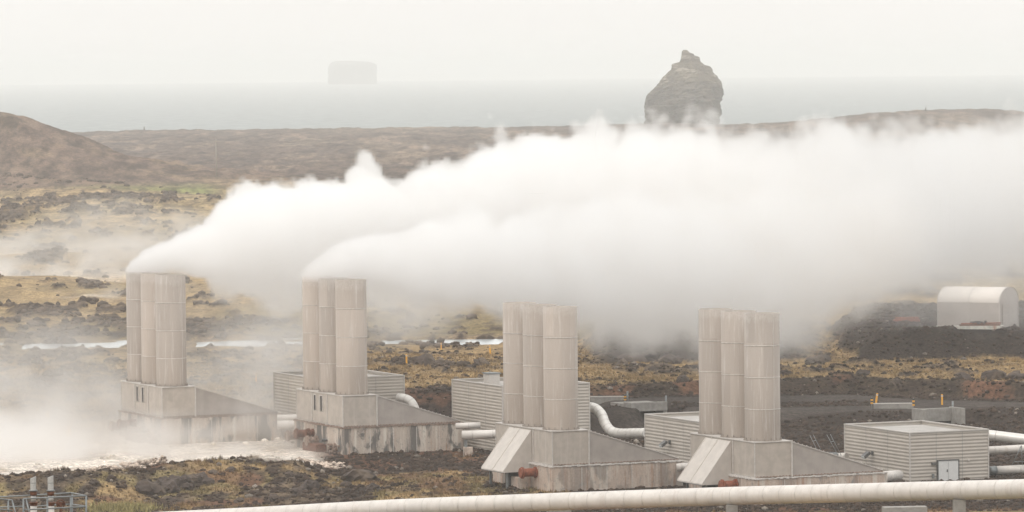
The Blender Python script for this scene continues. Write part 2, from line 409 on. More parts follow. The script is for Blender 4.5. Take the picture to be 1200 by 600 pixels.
def terrain():
    Ds = [60.]
    while Ds[-1] < 3650:
        d = Ds[-1]
        if d < 455: st = 2.5
        else: st = .62 * (d / 500) ** 1.55
        Ds.append(d + st)
    Ds = np.array(Ds); nc = 620
    # denser in the middle of the fan
    t = np.linspace(-1, 1, nc)
    Wd = .15 * Ds + 40
    X = t[None, :] * Wd[:, None]; D = np.repeat(Ds[:, None], nc, 1)
    z, c = zone_fields(X, D)
    # drop to the sea at the shore
    shore = 3590 + 40 * (fbm(X / 60, D * 0 + 3, 4, 1) - .5)
    z = np.where(D > shore, np.minimum(z, -4), z)
    nr = len(Ds)
    co = np.stack([X, D, z], -1).reshape(-1, 3).astype(np.float32)
    idx = np.arange(nr * nc).reshape(nr, nc)
    f = np.stack([idx[:-1, :-1], idx[:-1, 1:], idx[1:, 1:], idx[1:, :-1]], -1).reshape(-1, 4)
    me = bpy.data.meshes.new('ground')
    me.vertices.add(len(co)); me.vertices.foreach_set('co', co.ravel())
    me.loops.add(f.size); me.loops.foreach_set('vertex_index', f.ravel().astype(np.int32))
    me.polygons.add(len(f)); me.polygons.foreach_set('loop_start', np.arange(0, f.size, 4, dtype=np.int32))
    me.polygons.foreach_set('loop_total', np.full(len(f), 4, dtype=np.int32))
    me.update(calc_edges=True)
    at = me.color_attributes.new('land', 'FLOAT_COLOR', 'POINT')
    cc = np.concatenate([c.reshape(-1, 3), np.ones((len(co), 1))], 1).astype(np.float32)
    at.data.foreach_set('color', cc.ravel())
    m, nt, b = newmat('land_surface')
    ca = nn(nt, 'ShaderNodeAttribute', attribute_name='land')
    g = nn(nt, 'ShaderNodeNewGeometry')
    n1 = noise(nt, g.outputs['Position'], 2.2, 6, .75)
    n2 = noise(nt, g.outputs['Position'], .55, 5, .7)
    k = mixc(nt, remap(nt, n1, .3, .72), (.55, .53, .52), (1.5, 1.5, 1.5))
    k2 = mixc(nt, remap(nt, n2, .35, .65), (.8, .8, .8), (1.2, 1.2, 1.2))
    cc = mixc(nt, 1., mixc(nt, 1., ca.outputs['Color'], k, 'MULTIPLY'), k2, 'MULTIPLY')
    mp = nn(nt, 'ShaderNodeMapping'); mp.inputs['Scale'].default_value = (.16, .035, .1); nt.links.new(g.outputs['Position'], mp.inputs[0])
    n3 = noise(nt, mp.outputs[0], 1.0, 8, .72)
    sy = nn(nt, 'ShaderNodeSeparateXYZ'); nt.links.new(g.outputs['Position'], sy.inputs[0])
    farm = remap(nt, sy.outputs[1], 750, 1700, .25, 1.)
    k3 = mixc(nt, remap(nt, n3, .36, .64), (.42, .42, .42), (1.6, 1.58, 1.55))
    cc = mixc(nt, farm, cc, mixc(nt, 1., cc, k3, 'MULTIPLY'))
    nt.links.new(cc, b.inputs['Base Color']); b.inputs['Roughness'].default_value = 1
    b.inputs['Specular IOR Level'].default_value = .1
    bump(nt, b, n1, .7, .25)
    me.materials.append(m)
    me.polygons.foreach_set('use_smooth', np.ones(len(f), dtype=bool))
    o = bpy.data.objects.new('ground', me); col.objects.link(o); tag(o, kind='structure')
terrain()
def zat(x, y):
    z, _ = zone_fields(np.array([float(x)]), np.array([float(y)])); return float(z[0])
def G(px, py, z0=0.):                     # point of the land seen at a picture position
    z = z0
    for _ in range(8):
        p = PZ(px, py, z); z = .5 * z + .5 * zat(p.x, p.y)
    return Vector((p.x, p.y, zat(p.x, p.y)))

# sea
m, nt, b = newmat('sea_water')
g = nn(nt, 'ShaderNodeNewGeometry'); mp = nn(nt, 'ShaderNodeMapping'); mp.inputs['Scale'].default_value = (.02, .006, 1)
nt.links.new(g.outputs['Position'], mp.inputs[0])
w = noise(nt, mp.outputs[0], 3, 6, .65)
cc = mixc(nt, remap(nt, w, .35, .65), (.10, .132, .135), (.20, .235, .235))
nt.links.new(cc, b.inputs['Base Color']); b.inputs['Roughness'].default_value = .5
bump(nt, b, w, .5, 4)
MB().add([(-9000, 3300, -2), (9000, 3300, -2), (9000, 22000, -2), (-9000, 22000, -2)], [(0, 1, 2, 3)]).build('sea', m)
tag(bpy.data.objects['sea'], kind='structure')
# geothermal pond
m, nt, b = newmat('milky_water')
g = nn(nt, 'ShaderNodeNewGeometry'); w = noise(nt, g.outputs['Position'], .5, 3, .5)
nt.links.new(mixc(nt, w, (.42, .47, .49), (.52, .56, .57)), b.inputs['Base Color'])
b.inputs['Roughness'].default_value = .15; bump(nt, b, w, .1, .05)
MB().add([(-125, 764, -.15), (18, 764, -.15), (18, 792, -.15), (-125, 792, -.15)], [(0, 1, 2, 3)]).build('pond', m)
tag(bpy.data.objects['pond'], kind='structure')

# ------------------------------------------------------------------ silencer units
TH = R(24)
L = Vector((math.cos(TH), math.sin(TH), 0)); S = Vector((-math.sin(TH), math.cos(TH), 0))
HS, CW, CS, WL = 13.25, 4.15, 14.5, 10.5
HS_NEAR = 12.85
def make_stack(root, l, s, z0, ht):
    n = 64; r = 1.8; t = .09
    st = MB()
    prof = [(r, 0), (r, ht), (r - t, ht), (r - t, ht - 3.5)]
    V = [(p[0] * math.cos(2 * math.pi * k / n), p[0] * math.sin(2 * math.pi * k / n), p[1]) for p in prof for k in range(n)]
    fs = [(i * n + k, i * n + (k + 1) % n, (i + 1) * n + (k + 1) % n, (i + 1) * n + k) for i in range(3) for k in range(n)]
    st.add(V, fs, True)
    # floor inside the throat so it is not see-through
    st.add([(V[3 * n + k]) for k in range(n)], [tuple(range(n))])
    o = st.build('stack', M['stack'], root, (l, s, z0)); 
    for e in o.data.edges: pass
    for q in range(1, 4):
        rg = MB(); z = ht * q / 4 + random.uniform(-.03, .03)
        pr = [(r + .001, z - .035), (r + .02, z - .03), (r + .02, z + .03), (r + .001, z + .035)]
        V = [(p[0] * math.cos(2 * math.pi * k / n), p[0] * math.sin(2 * math.pi * k / n), p[1]) for p in pr for k in range(n)]
        rg.add(V, [(i * n + k, i * n + (k + 1) % n, (i + 1) * n + (k + 1) % n, (i + 1) * n + k) for i in range(3) for k in range(n)], True)
        rg.build('seam_band', M['lime'], o)
    fl = MB()
    pr = [(r + .001, -.0), (r + .16, 0.0), (r + .16, .09), (r + .001, .09)]
    V = [(p[0] * math.cos(2 * math.pi * k / n), p[0] * math.sin(2 * math.pi * k / n), p[1]) for p in pr for k in range(n)]
    fl.add(V, [(i * n + k, i * n + (k + 1) % n, (i + 1) * n + (k + 1) % n, (i + 1) * n + k) for i in range(3) for k in range(n)])
    for k in range(16):
        a = 2 * math.pi * k / 16; fl.box((-.03, -.03, .09), (.03, .03, .3), Matrix.Translation((math.cos(a) * (r + .08), math.sin(a) * (r + .08), 0)))
    fl.build('base_flange', M['flange_grey'], o)
    # ladder-like vertical seam strip
    sm = MB(); a = R(-75 + random.uniform(-25, 25))
    sm.box((r - .005, -.03, .1), (r + .015, .03, ht - .3), Matrix.Rotation(a, 4, 'Z'))
    sm.build('vertical_seam', M['trim'], o)
    return o

def flange_pipe(root, s, z, r, out, m, l0=-.28, disc=True):
    p = MB().cyl((l0 + .1, s, z), (l0 - out, s, z), r * .72, 20)
    o = p.build('outlet_pipe', m, root)
    d = MB().cyl((l0 - out, s, z), (l0 - out - .14, s, z), r, 24)
    d.cyl((l0 - out - .14, s, z), (l0 - out - .3, s, z), r * .82, 24)
    d.build('flange', m, o)
    if disc:
        MB().cyl((l0 - .02, s, z), (l0 - .14, s, z), r * .95, 24).build('wall_collar', m, o)

def make_unit(label, X, D, bh, kind, wet):
    root = thing('steam_silencer', label, 'steam silencer', (X, D, 0), TH, 'steam silencer units with three stacks')
    bm_ = M['basin'] if wet else M['basin_dry']
    # basin
    b = MB(); b.box((-.28, -.3, -1.2), (15.0, CS + .3, bh), bev=.05)
    b.build('basin', bm_, root)
    ld = MB()
    # ragged crusted lip along the top of the basin
    for i in range(46):
        l = -.3 + i * 15.3 / 46; w = 15.3 / 46
        hh = .02 + .09 * random.random()
        ld.box((l, -.36 - .05 * random.random(), bh - .02 - .1 * random.random()), (l + w * .98, -.22, bh + hh))
    for i in range(44):
        s = -.3 + i * 15.1 / 44; w = 15.1 / 44
        ld.box((-.36 - .05 * random.random(), s, bh - .02 - .1 * random.random()), (-.2, s + w * .98, bh + .05 + .11 * random.random()))
    ld.build('crusted_lip', M['rust_dull'] if wet else M['lime'], root)
    for l in (3.2, 6.1, 9.0, 11.9):
        MB().box((l, -.325, -.3), (l + .05, -.3, bh - .2)).build('joint_strip', M['lime'], root)
    # casing
    ct = bh + 3.6
    MB().box((0, 0, bh + .02), (CW, CS, ct), bev=.03).build('casing', M['casing'], root)
    for s in (4.75, 9.6): MB().box((-.09, s - .07, bh + .21), (0, s + .07, ct - .02)).build('casing_rib', M['trim'], root)
    MB().box((-.05, -.06, bh + .05), (.05, .0, ct)).build('corner_strip', M['trim'], root)
    MB().box((-.05, CS, bh + .05), (.06, CS + .05, ct)).build('corner_strip', M['trim'], root)
    p = MB().box((-.05, 0.01, bh + .05), (0, CS - .01, bh + .13))
    for i in range(60):
        s = CS * (i + .5) / 60
        p.box((-.07, s - .04, bh + .08), (0, s + .04, bh + .2))
    p.build('bolt_strip', M['trim'], root)
    tp = MB(); tp.box((-.08, -.08, ct), (CW + .08, CS + .08, ct + .1)); tp.build('casing_top_plate', M['trim'], root)
    # inclined diffuser
    dz = bh + .25
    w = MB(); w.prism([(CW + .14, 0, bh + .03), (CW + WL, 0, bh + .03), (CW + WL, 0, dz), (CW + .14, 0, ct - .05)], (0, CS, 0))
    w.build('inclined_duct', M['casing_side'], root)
    e = MB(); e.prism([(CW + .14, -.07, ct - .02), (CW + WL, -.07, dz + .03), (CW + WL, -.07, dz - .05), (CW + .14, -.07, ct - .12)], (0, .065, 0))
    for i in range(22):
        l = CW + .3 + i * (WL - .4) / 21; zz = ct + (dz - ct) * (l - CW) / WL
        e.box((l - .04, -.09, zz - .02), (l + .04, 0.02, zz + .09))
    e.build('duct_edge_strip', M['trim'], root)
    MB().box((CW - .04, -.12, bh + .03), (CW + .12, 0, ct + .12)).build('casing_post', M['trim'], root)
    bo = MB().box((.1, -.08, bh + .1), (CW + WL - .1, -.004, bh + .16))
    for i in range(40):
        l = .3 + i * (CW + WL - .5) / 39; bo.box((l - .05, -.1, bh + .1), (l + .05, -.005, bh + .22))
    bo.build('edge_bolts', M['rust_dull'], root)
    for q in range(3): make_stack(root, CW / 2 - .1, 2.05 + 5.2 * q, ct + .1, HS if wet else HS_NEAR)
    if kind == 'slot':
        for s in (6.55, 8.55):
            f = MB()
            f.box((-.03, s - .33, bh + 1.55), (.02, s + .33, bh + 3.3)); o = f.build('vent_slot', M['opening'], root)  # solid dark panel, the slot's inner shade painted as colour
            fr = MB()
            fr.box((-.12, s - .42, bh + 1.45), (-.0, s - .33, bh + 3.4)); fr.box((-.12, s + .33, bh + 1.45), (0, s + .42, bh + 3.4)); fr.box((-.12, s - .33, bh + 3.3), (0, s + .33, bh + 3.4))
            fr.build('slot_frame', M['trim'], o)
        flange_pipe(root, 9.9, bh - 1.25, .62, 1.5, M['rust'])
        flange_pipe(root, 12.2, bh - 1.65, .66, 1.7, M['rust_dull'])
        flange_pipe(root, 7.4, bh - 1.95, .66, 1.1, M['rust_dull'])
        flange_pipe(root, 8.6, bh - 1.1, .5, .7, M['rust'])
        flange_pipe(root, 4.3, bh - 1.7, .2, .4, M['dark_metal'], disc=False)
        MB().box((-1.6, 4.4, -.3), (-.32, 8.8, .95), bev=.06).build('rusty_sump', M['rust'] if 'second' in label else M['rust_dull'], root)
        q = MB()
        for i in range(40):
            q.box((-.38, 0, 0), (-.02, .3, .2), Matrix.Translation((-random.uniform(0, .5), random.uniform(0.3, 3.2), random.uniform(-.2, 1.0))) @ Matrix.Rotation(random.uniform(-.6, .6), 4, 'X'))
        q.build('crust_rubble', M['rust_dull'], root)
    else:
        s0, s1 = 5.2, 11.0; zt = ct - .15; zb = 1.75; o_ = 3.3
        h = MB()
        h.prism([(-.02, s0, zt), (-o_, s0, zb + .12), (-o_, s0, zb), (-.02, s0, zb)], (0, s1 - s0, 0))
        hd = h.build('intake_hood', M['hood'], root)
        rb = MB()
        dv = Vector((-o_, 0, zb + .12)) - Vector((-.02, 0, zt)); nrm = Vector((dv.z, 0, -dv.x)).normalized() * -1
        if nrm.z < 0: nrm = -nrm
        for s in (s0, s0 + 2.9, s1 - .08):
            a = Vector((-.02, s, zt)); rb.prism([a, a + dv, a + dv + nrm * .05, a + nrm * .05], (0, .08, 0))
        rb.build('hood_seam', M['hood'], hd)
        MB().box((-o_ - .04, s0 - .03, zb - .06), (-o_ + .08, s1 + .03, zb)).build('hood_lip', M['dark_metal'], hd)
        for s in (s0 + .3, s1 - 1.2):
            MB().box((-o_ + .5, s, -.3), (-o_ + .7, s + .2, zb)).build('support_post', M['galv'], root)
        MB().box((-1.9, s0 - .4, -.3), (-.32, s0 + 1.2, 1.25), bev=.05).build('sump_block', M['basin_dry'], root)
        MB().box((-.6, s0 + 1.3, -.3), (-.31, s1 - .2, 1.7)).build('hood_opening_shade', M['opening'], root)  # dark slab painted as the shade beneath the hood
        flange_pipe(root, 3.6, 1.8, .62, 1.5, M['rust_red'])
    return root
make_unit('farthest silencer unit at the left, three beige stacks over a streaked basin in drifting steam', -41.7, 566, 3.1, 'slot', True)
make_unit('second silencer unit from the left, with black stained basin and a steaming trio of stacks', -19.6, 548, 3.1, 'slot', True)
make_unit('silencer unit with sloping hood, red flange and flaking basin, left of the low shed', 4.0, 497, 2.65, 'hood', False)
make_unit('nearest silencer unit, with basin cut off by the long foreground pipe and stacks without steam', 24.2, 479.6, 2.65, 'hood', False)

# ------------------------------------------------------------------ sheds
def corr_wall(mb, p0, p1, z0, z1, nrm, pitch=.37, amp=.024):
    """horizontally corrugated wall from p0 to p1"""
    p0 = Vector(p0); p1 = Vector(p1); nrm = Vector(nrm)
    n = int((z1 - z0) / pitch * 8); V = []
    for i in range(n + 1):
        z = z0 + (z1 - z0) * i / n; a = amp * math.sin(2 * math.pi * (z - z0) / pitch)
        for p in (p0, p1): V.append((p.x + nrm.x * a, p.y + nrm.y * a, z))
    mb.add(V, [(2 * i, 2 * i + 1, 2 * i + 3, 2 * i + 2) for i in range(n)], True)
def wl_name(root): return [o.name for o in bpy.data.objects if o.parent == root and o.name.startswith('wall')][0]
def make_shed(label, front, w, sl, h, door=False, lamp=True, hatch=False):
    root = thing('equipment_shed', label, 'shed', (front[0], front[1], 0), TH, 'corrugated equipment sheds')
    b = MB(); b.box((.06, .06, -.8), (w - .06, sl - .06, h - .45)); b.build('roof', M['shed_roof'], root)
    wl = MB()
    corr_wall(wl, (0, 0, 0), (w, 0, 0), -.6, h - .12, (0, -1, 0)); corr_wall(wl, (w, 0, 0), (w, sl, 0), -.6, h - .12, (1, 0, 0))
    corr_wall(wl, (w, sl, 0), (0, sl, 0), -.6, h - .12, (0, 1, 0)); corr_wall(wl, (0, sl, 0), (0, 0, 0), -.6, h - .12, (-1, 0, 0))
    wl.build('wall', M['shed'], root)
    wo = bpy.data.objects[wl_name(root)]
    for x in (w / 3, 2 * w / 3): MB().box((x - .015, -.034, -.5), (x + .015, -.026, h - .13)).build('panel_joint', M['galv'], wo)
    for y in (sl / 3, 2 * sl / 3): MB().box((-.034, y - .015, -.5), (-.026, y + .015, h - .13)).build('panel_joint', M['galv'], wo)
    t = MB()
    for a, c in (((-.08, -.08), (w + .08, .12)), ((-.08, sl - .12), (w + .08, sl + .08)), ((-.08, .12), (.12, sl - .12)), ((w - .12, .12), (w + .08, sl - .12))):
        t.box((a[0], a[1], h - .12), (c[0], c[1], h))
    t.build('parapet_cap', M['shed_trim'], root)
    c = MB()
    for x, y in ((0, 0), (w, 0), (0, sl), (w, sl)): c.box((x - .07, y - .07, -.6), (x + .07, y + .07, h - .121))
    c.build('corner_trim', M['shed_trim'], root)
    if door:
        d = MB(); d.box((3.35, -.16, 0), (5.75, -.05, 2.12)); dd = d.build('door', M['door'], root)
        f = MB(); f.box((3.23, -.2, 0), (3.35, -.02, 2.24)); f.box((5.75, -.2, 0), (5.87, -.02, 2.24)); f.box((3.35, -.2, 2.12), (5.75, -.02, 2.24)); f.build('door_frame', M['dark_metal'], dd)
        MB().box((4.535, -.175, .05), (4.55, -.161, 2.1)).build('door_gap', M['galv'], dd)
        MB().box((4.36, -.24, .95), (4.44, -.161, 1.2)).build('handle', M['dark_metal'], dd)
        l = MB(); l.box((2.55, -.3, 1.75), (3.0, -.05, 2.02)); l.build('wall_lamp', M['dark_metal'], root)
        l = MB(); l.box((6.85, -.22, 2.0), (7.15, -.05, 2.15)); l.build('wall_sensor', M['shed_trim'], root)
        l = MB(); l.box((2.6, -.2, .35), (2.85, -.05, .8)); l.build('switch_box', M['galv'], root)
    if lamp:
        s = 8.2
        l = MB(); l.box((-.75, s - .06, 2.5), (-.03, s + .06, 2.62)); l.box((-.14, s - .18, 2.35), (-.04, s + .18, 2.75)); lo = l.build('lamp_arm', M['dark_metal'], root)
        q = MB(); q.prism([(-.6, s - .38, 2.75), (-1.25, s - .38, 2.3), (-1.12, s - .38, 2.02), (-.5, s - .38, 2.45)], (0, .76, 0)); q.build('flood_lamp', M['dark_metal'], lo)
        q = MB(); q.prism([(-1.26, s - .3, 2.27), (-1.14, s - .3, 1.99), (-1.19, s - .3, 1.97), (-1.31, s - .3, 2.25)], (0, .6, 0)); q.build('lamp_glass', M['lamp_glass'], lo)
    if hatch:
        MB().box((1.2, 6.6, h - .5), (2.6, 8.2, h + .95), bev=.04).build('roof_unit', M['shed_trim'], root)
        MB().box((1.1, 6.5, h + .95), (2.7, 8.3, h + 1.08)).build('roof_unit_cap', M['galv'], root)
    return root
make_shed('corrugated shed behind the second silencer unit, left end veiled by steam', (-23.1, 565.7), 11, 14.6, 7.7, lamp=False)
make_shed('tall corrugated shed behind the hooded silencer unit with red flange, box on its roof', (-1.25, 548.7), 11, 14.6, 7.7, lamp=False, hatch=True)
make_shed('low corrugated shed half hidden behind the nearest silencer stacks, with a flood lamp', (20.7, 522), 7.6, 14.6, 5.3)
make_shed('corrugated shed at the right with a white double door and flood lamp', (41.85, 504), 9.5, 14.6, 5.3, door=True)

# ------------------------------------------------------------------ pipes
def pipe(name, label, pts, r, m, bands=2.0, group=None, curve=False, bandname='joint_band', n=24, br=.015, supports=()):
    P = crv(pts) if curve else [Vector(p) for p in pts]
    base = P[0].copy()
    root = thing(name, label, 'pipe', base, 0, group)
    loc = [p - base for p in P]
    MB().tube(loc, r, n).build('pipe_run', m, root)
    d = 0; nxt = bands * .5; k = 0
    bmb = MB(); cnt = 0
    for a, c in zip(loc[:-1], loc[1:]):
        seg = (c - a).length; t = (c - a).normalized()
        while nxt < d + seg and cnt < 90:
            q = a + t * (nxt - d); nb = MB().cyl(q - t * .045, q + t * .045, r + br, n)
            nb.build(bandname, M['band'], root); nxt += bands; cnt += 1
        d += seg
    for (px, py) in supports:
        pass
    return root
G1 = 'pipes between silencers and sheds'
pipe('curved_pipe', 'silvery S shaped pipe dropping from the shed behind the hooded unit to the low shed', [PD(684, 478, 558), PD(690, 477, 557.5), PD(698, 479, 557), PD(705, 486, 556), PD(709, 496, 555), PD(716, 505, 554), PD(727, 508, 553), PD(742, 507.8, 551), PD(758, 507.5, 549)], .58, M['pipe'], .8, G1, True)
pipe('curved_pipe', 'silvery pipe elbow bending down beside the shed of the second silencer unit', [PD(467, 466, 569), PD(473, 466.5, 568.5), PD(480, 469.5, 568), PD(485, 476, 567.5), PD(487.5, 485, 567), PD(488, 500, 567)], .52, M['pipe'], .8, G1, True)
pipe('straight_pipe', 'thin upper pipe in the gap right of the black stained basin', [PD(534, 499.3, 549), PD(563, 498.3, 549)], .36, M['bigpipe'], 3, G1)
pipe('straight_pipe', 'thick lower pipe in the gap right of the black stained basin', [PD(541.5, 509.8, 545), PD(600, 508.2, 544.5)], .5, M['bigpipe'], 2.4, G1)
pipe('straight_pipe', 'thin upper pipe in the steam left of the second silencer unit', [PD(325, 489.5, 566), PD(372, 488.8, 566)], .36, M['bigpipe'], 3, G1)
pipe('straight_pipe', 'thick lower pipe in the steam left of the second silencer unit', [PD(325, 498, 563), PD(372, 497.4, 563)], .5, M['bigpipe'], 3, G1)
pipe('straight_pipe', 'short pipe stub right of the flaking basin of the hooded unit', [PD(793, 548, 500), PD(801, 547, 500), PD(808, 547, 508)], .42, M['bigpipe'], 1, G1)
pipe('straight_pipe', 'short flanged pipe stub between the nearest basin and the shed with the door', [PD(1034, 558.5, 489), PD(1053, 557, 498)], .55, M['bigpipe'], .9, G1)
pipe('straight_pipe', 'short pipe left of the shed with the white door, above the inclined duct', [PD(966, 535.8, 516), PD(992, 535, 514)], .42, M['bigpipe'], 1.2, G1)
G2 = 'pipes leaving the shed with the white door'
pipe('straight_pipe', 'topmost and thickest of the three pipes leaving the shed at the right edge', [PD(1150, 508.8, 514), PD(1162, 510.2, 513.5), PD(1202, 515, 512), PD(1290, 526, 509)], .56, M['pipe'], 3.5, G2)
pipe('straight_pipe', 'middle of the three pipes leaving the shed at the right edge', [PD(1150, 528.5, 516), PD(1290, 521, 522)], .45, M['bigpipe'], 3, G2)
pipe('straight_pipe', 'lowest of the three pipes leaving the shed at the right edge, with a metal sleeve', [PD(1150, 552.2, 511), PD(1290, 545, 516)], .46, M['bigpipe'], 3, G2)
MB().tube([PD(1158.5, 551.8, 510.6), PD(1167, 551.2, 510.9)], .485, 24).build('sleeve', M['galv'], None)
sl_ = bpy.data.objects['sleeve']; pr_ = [o for o in bpy.data.objects if o.get('label', '').startswith('lowest of the three')][0]
sl_.parent = pr_; sl_.location = -Vector(pr_.location)
def block(name, label, cat, p, sx, sy, h, m, rz=0, sink=.3, group=None, base_z=None):
    z = zat(p.x, p.y) if base_z is None else base_z
    o = MB().box((-sx / 2, -sy / 2, -sink), (sx / 2, sy / 2, h), bev=min(.04, h * .1)).build(name, m, None, (p.x, p.y, z), rz)
    return tag(o, label, cat, group)
block('pipe_plinth', 'pinkish concrete plinth under the thick pipe beside the black stained basin', 'plinth', PD(548.5, 524, 545), 1.1, 1.1, 1.0, M['basin_dry'])
o = MB().box((-.18, -.25, 0), (.18, .25, 1.45)).build('pipe_support', M['galv'], None, PD(546, 524, 545.2)); o.location.z = zat(o.location.x, o.location.y) + .95
tag(o, 'grey steel bracket holding the thick pipe beside the black stained basin', 'pipe support')

# the long foreground pipe
bp = [PD(60, 617.5, 459), PD(120, 613.3, 456), PD(300, 604.2, 448), PD(500, 593.8, 438), PD(800, 583, 425), PD(1000, 577.5, 412), PD(1200, 572.8, 398), PD(1290, 571, 391)]
BR = .81
pts = crv(bp, 12)
base = pts[0].copy()
root = thing('steam_main', 'long pale steam pipe crossing the whole foreground above the slope', 'pipe', base)
MB().tube([p - base for p in pts], BR, 48).build('pipe_run', M['bigpipe'], root)
d = 0; nxt = .5; i = 0
for a, c in zip(pts[:-1], pts[1:]):
    seg = (c - a).length; t = (c - a).normalized()
    while nxt < d + seg:
        q = a + t * (nxt - d) - base
        MB().cyl(q - t * .03, q + t * .03, BR + .012, 48).build('joint_band', M['band'], root)
        nxt += 1.9; i += 1
    d += seg
for ang, ph in ((R(38), 0), (R(68), 1), (R(8), 2)):
    sm = MB(); path = []
    for a in pts[::2]:
        path.append(a - base + Vector((0, -math.cos(ang), math.sin(ang))) * (BR + .004))
    sm.tube(path, .03, 6); sm.build('lap_seam', M['band'], root)
for k in range(3, len(pts), 16):
    p = pts[k]; z = zat(p.x, p.y)
    if p.z - BR - z > .1:
        MB().box((-.5, -.7, z - p.z - .5), (.5, .7, -BR + .06), Matrix.Translation(p - base)).build('saddle', M['concrete'], root)
for (px, py, w_, lab) in ((1060, 599, 4.2, 'flat concrete block under the foreground pipe near the lower right'), (655, 606, 2.2, 'small concrete block under the middle of the foreground pipe')):
    p = G(px, py, 3.)
    block('concrete_block', lab, 'concrete block', p, w_, 1.2, .75, M['concrete'], .1)

# ------------------------------------------------------------------ culvert portals, barriers, posts
def post(p, h, r=.11, m='yellow', name='marker_post', label='', group='yellow marker posts', lean=0.):
    root = thing(name, label, 'marker post', p, 0, group)
    root.rotation_euler = (0, lean, random.uniform(0, 3))
    MB().box((-r, -r * .5, -.4), (r, r * .5, h), bev=.02).build('stake', M[m], root)
    MB().box((-r - .006, -r * .5 - .006, h * .78), (r + .006, r * .5 + .006, h * .9)).build('reflector', M['black'] if m != 'yellow' else M['trim'], root)
    return root
def hazard_post(p, h, label):
    root = thing('hazard_post', label, 'hazard post', p, 0, 'striped hazard posts at the culvert')
    MB().cyl((0, 0, -.4), (0, 0, h), .06, 10).build('stake', M['galv'], root)
    for i in range(4):
        MB().box((-.15, -.1, h * (.35 + .15 * i)), (.15, -.065, h * (.35 + .15 * (i + 1)) - .005)).build('stripe', M['yellow'] if i % 2 == 0 else M['black'], root)
    return root
def portal(label, px, ytop, D, w, thru):
    a = PD(px, ytop, D); z1 = a.z
    root = thing('culvert_portal', label, 'culvert', (a.x, a.y, 0), TH, 'concrete culvert portals under the road')
    if thru:
        MB().box((0, 0, z1 - 1.1), (w, .4, z1), bev=.03).build('head_wall', M['concrete'], root)
        MB().box((0, .4, z1 - 1.1), (w, 6, z1 - .25)).build('deck', M['concrete'], root)
        MB().box((0, .1, -.8), (.5, 6, z1 - 1.103)).build('side_wall', M['concrete'], root)
        MB().box((w - .5, .1, -.8), (w, 6, z1 - 1.103)).build('side_wall', M['concrete'], root)
        MB().box((0, .4, z1 - .247), (.35, 2.2, z1 - .02)).build('side_parapet', M['concrete'], root)
        MB().box((.5, 4.6, -.8), (w - .5, 4.8, z1 - 1.103)).build('tunnel_shade', M['opening'], root)  # added dark panel, paints the shade deep in the culvert
    else:
        MB().box((.35, 0, z1 - 1.75), (w - .35, .35, z1 - .1), bev=.03).build('head_wall', M['concrete'], root)
        for x in (0, w - .35): MB().box((x, -2.9, -.8), (x + .35, .6, z1), bev=.03).build('wing_wall', M['concrete'], root)
        MB().box((.353, .1, -.8), (w - .353, .3, z1 - 1.753)).build('tunnel_shade', M['opening'], root)  # added dark panel, paints the shade below the head wall
    return root
portal('concrete culvert portal with a dark opening between the S shaped pipe and the low shed', 739.5, 472.3, 589, 5.0, True)
portal('concrete culvert portal with two parallel wing walls behind the shed with the door', 1071, 478.6, 586.5, 5.6, False)
def barrier(label, px0, px1, y, D):
    a = PD(px0, y, D); c = PD(px1, y, D); w = (c - a).length
    root = thing('road_barrier', label, 'barrier', (a.x, D, a.z), 0, 'low concrete walls along the far side of the road')
    MB().box((0, 0, -1.6), (w, .4, 0), bev=.03).build('wall', M['concrete'], root)
    MB().box((-.04, -.04, .002), (w + .04, .44, .1)).build('coping', M['trim'], root)
barrier('low concrete wall beyond the road behind the S shaped pipe', 692, 732, 465.5, 602)
barrier('low concrete wall beyond the road behind the shed with the door', 1024, 1071, 473.6, 594.5)
hazard_post(PD(689.5, 471, 602), 1.6, 'striped post at the left end of the wall behind the S shaped pipe')
hazard_post(PD(732.5, 473, 596), 1.2, 'striped yellow and black post beside the culvert behind the S shaped pipe')
hazard_post(PD(1021.7, 477.5, 593.5), 1.3, 'striped post at the left end of the wall behind the shed with the door')
hazard_post(PD(1070.5, 480.5, 590), 1.5, 'striped yellow and black post beside the culvert behind the shed with the door')
tag(MB().cyl((0, 0, -.3), (0, 0, 1.3), .13, 10).build('grey_bollard', M['galv'], None, PD(735.5, 470.5, 602)), 'grey bollard at the end of the wall behind the S shaped pipe', 'bollard', 'grey bollards at the culverts')
tag(MB().cyl((0, 0, -.3), (0, 0, 1.), .13, 10).build('grey_bollard', M['galv'], None, PD(780.5, 473, 592)), 'grey bollard on the culvert beside the low shed', 'bollard', 'grey bollards at the culverts')
tag(MB().cyl((0, 0, -.3), (0, 0, 1.), .13, 10).build('grey_bollard', M['galv'], None, PD(1116.5, 479.5, 590)), 'grey bollard on the right end of the culvert behind the shed with the door', 'bollard', 'grey bollards at the culverts')
for px, py, h, lean, lab in ((1026.5, 473, 1.35, -.14, 'leaning yellow marker post beside the wall behind the shed with the door'), (1104, 474.5, 1.35, 0, 'upright yellow marker post at the road above the right culvert'),
        (300, 450, 1.25, 0, 'faint orange marker post in the steam left of the second silencer unit'), (476.5, 427, 1.25, 0, 'orange marker post in the meadow right of the second silencer unit'),
        (517, 411, 1.2, 0, 'hazy far marker post near the pond behind the meadow'), (574.7, 415, 1.3, -.08, 'orange marker post left of the hooded silencer stacks'),
        (81, 511, 1.2, 0, 'faint marker post in the steam at the far left'), (56, 492, 1.2, 0, 'faintest marker post deep in the steam at the far left')):
    z0 = 2.3 if px > 1000 else 2.
    p = G(px, py, z0)
    post(p, h, .12, label=lab, lean=lean)

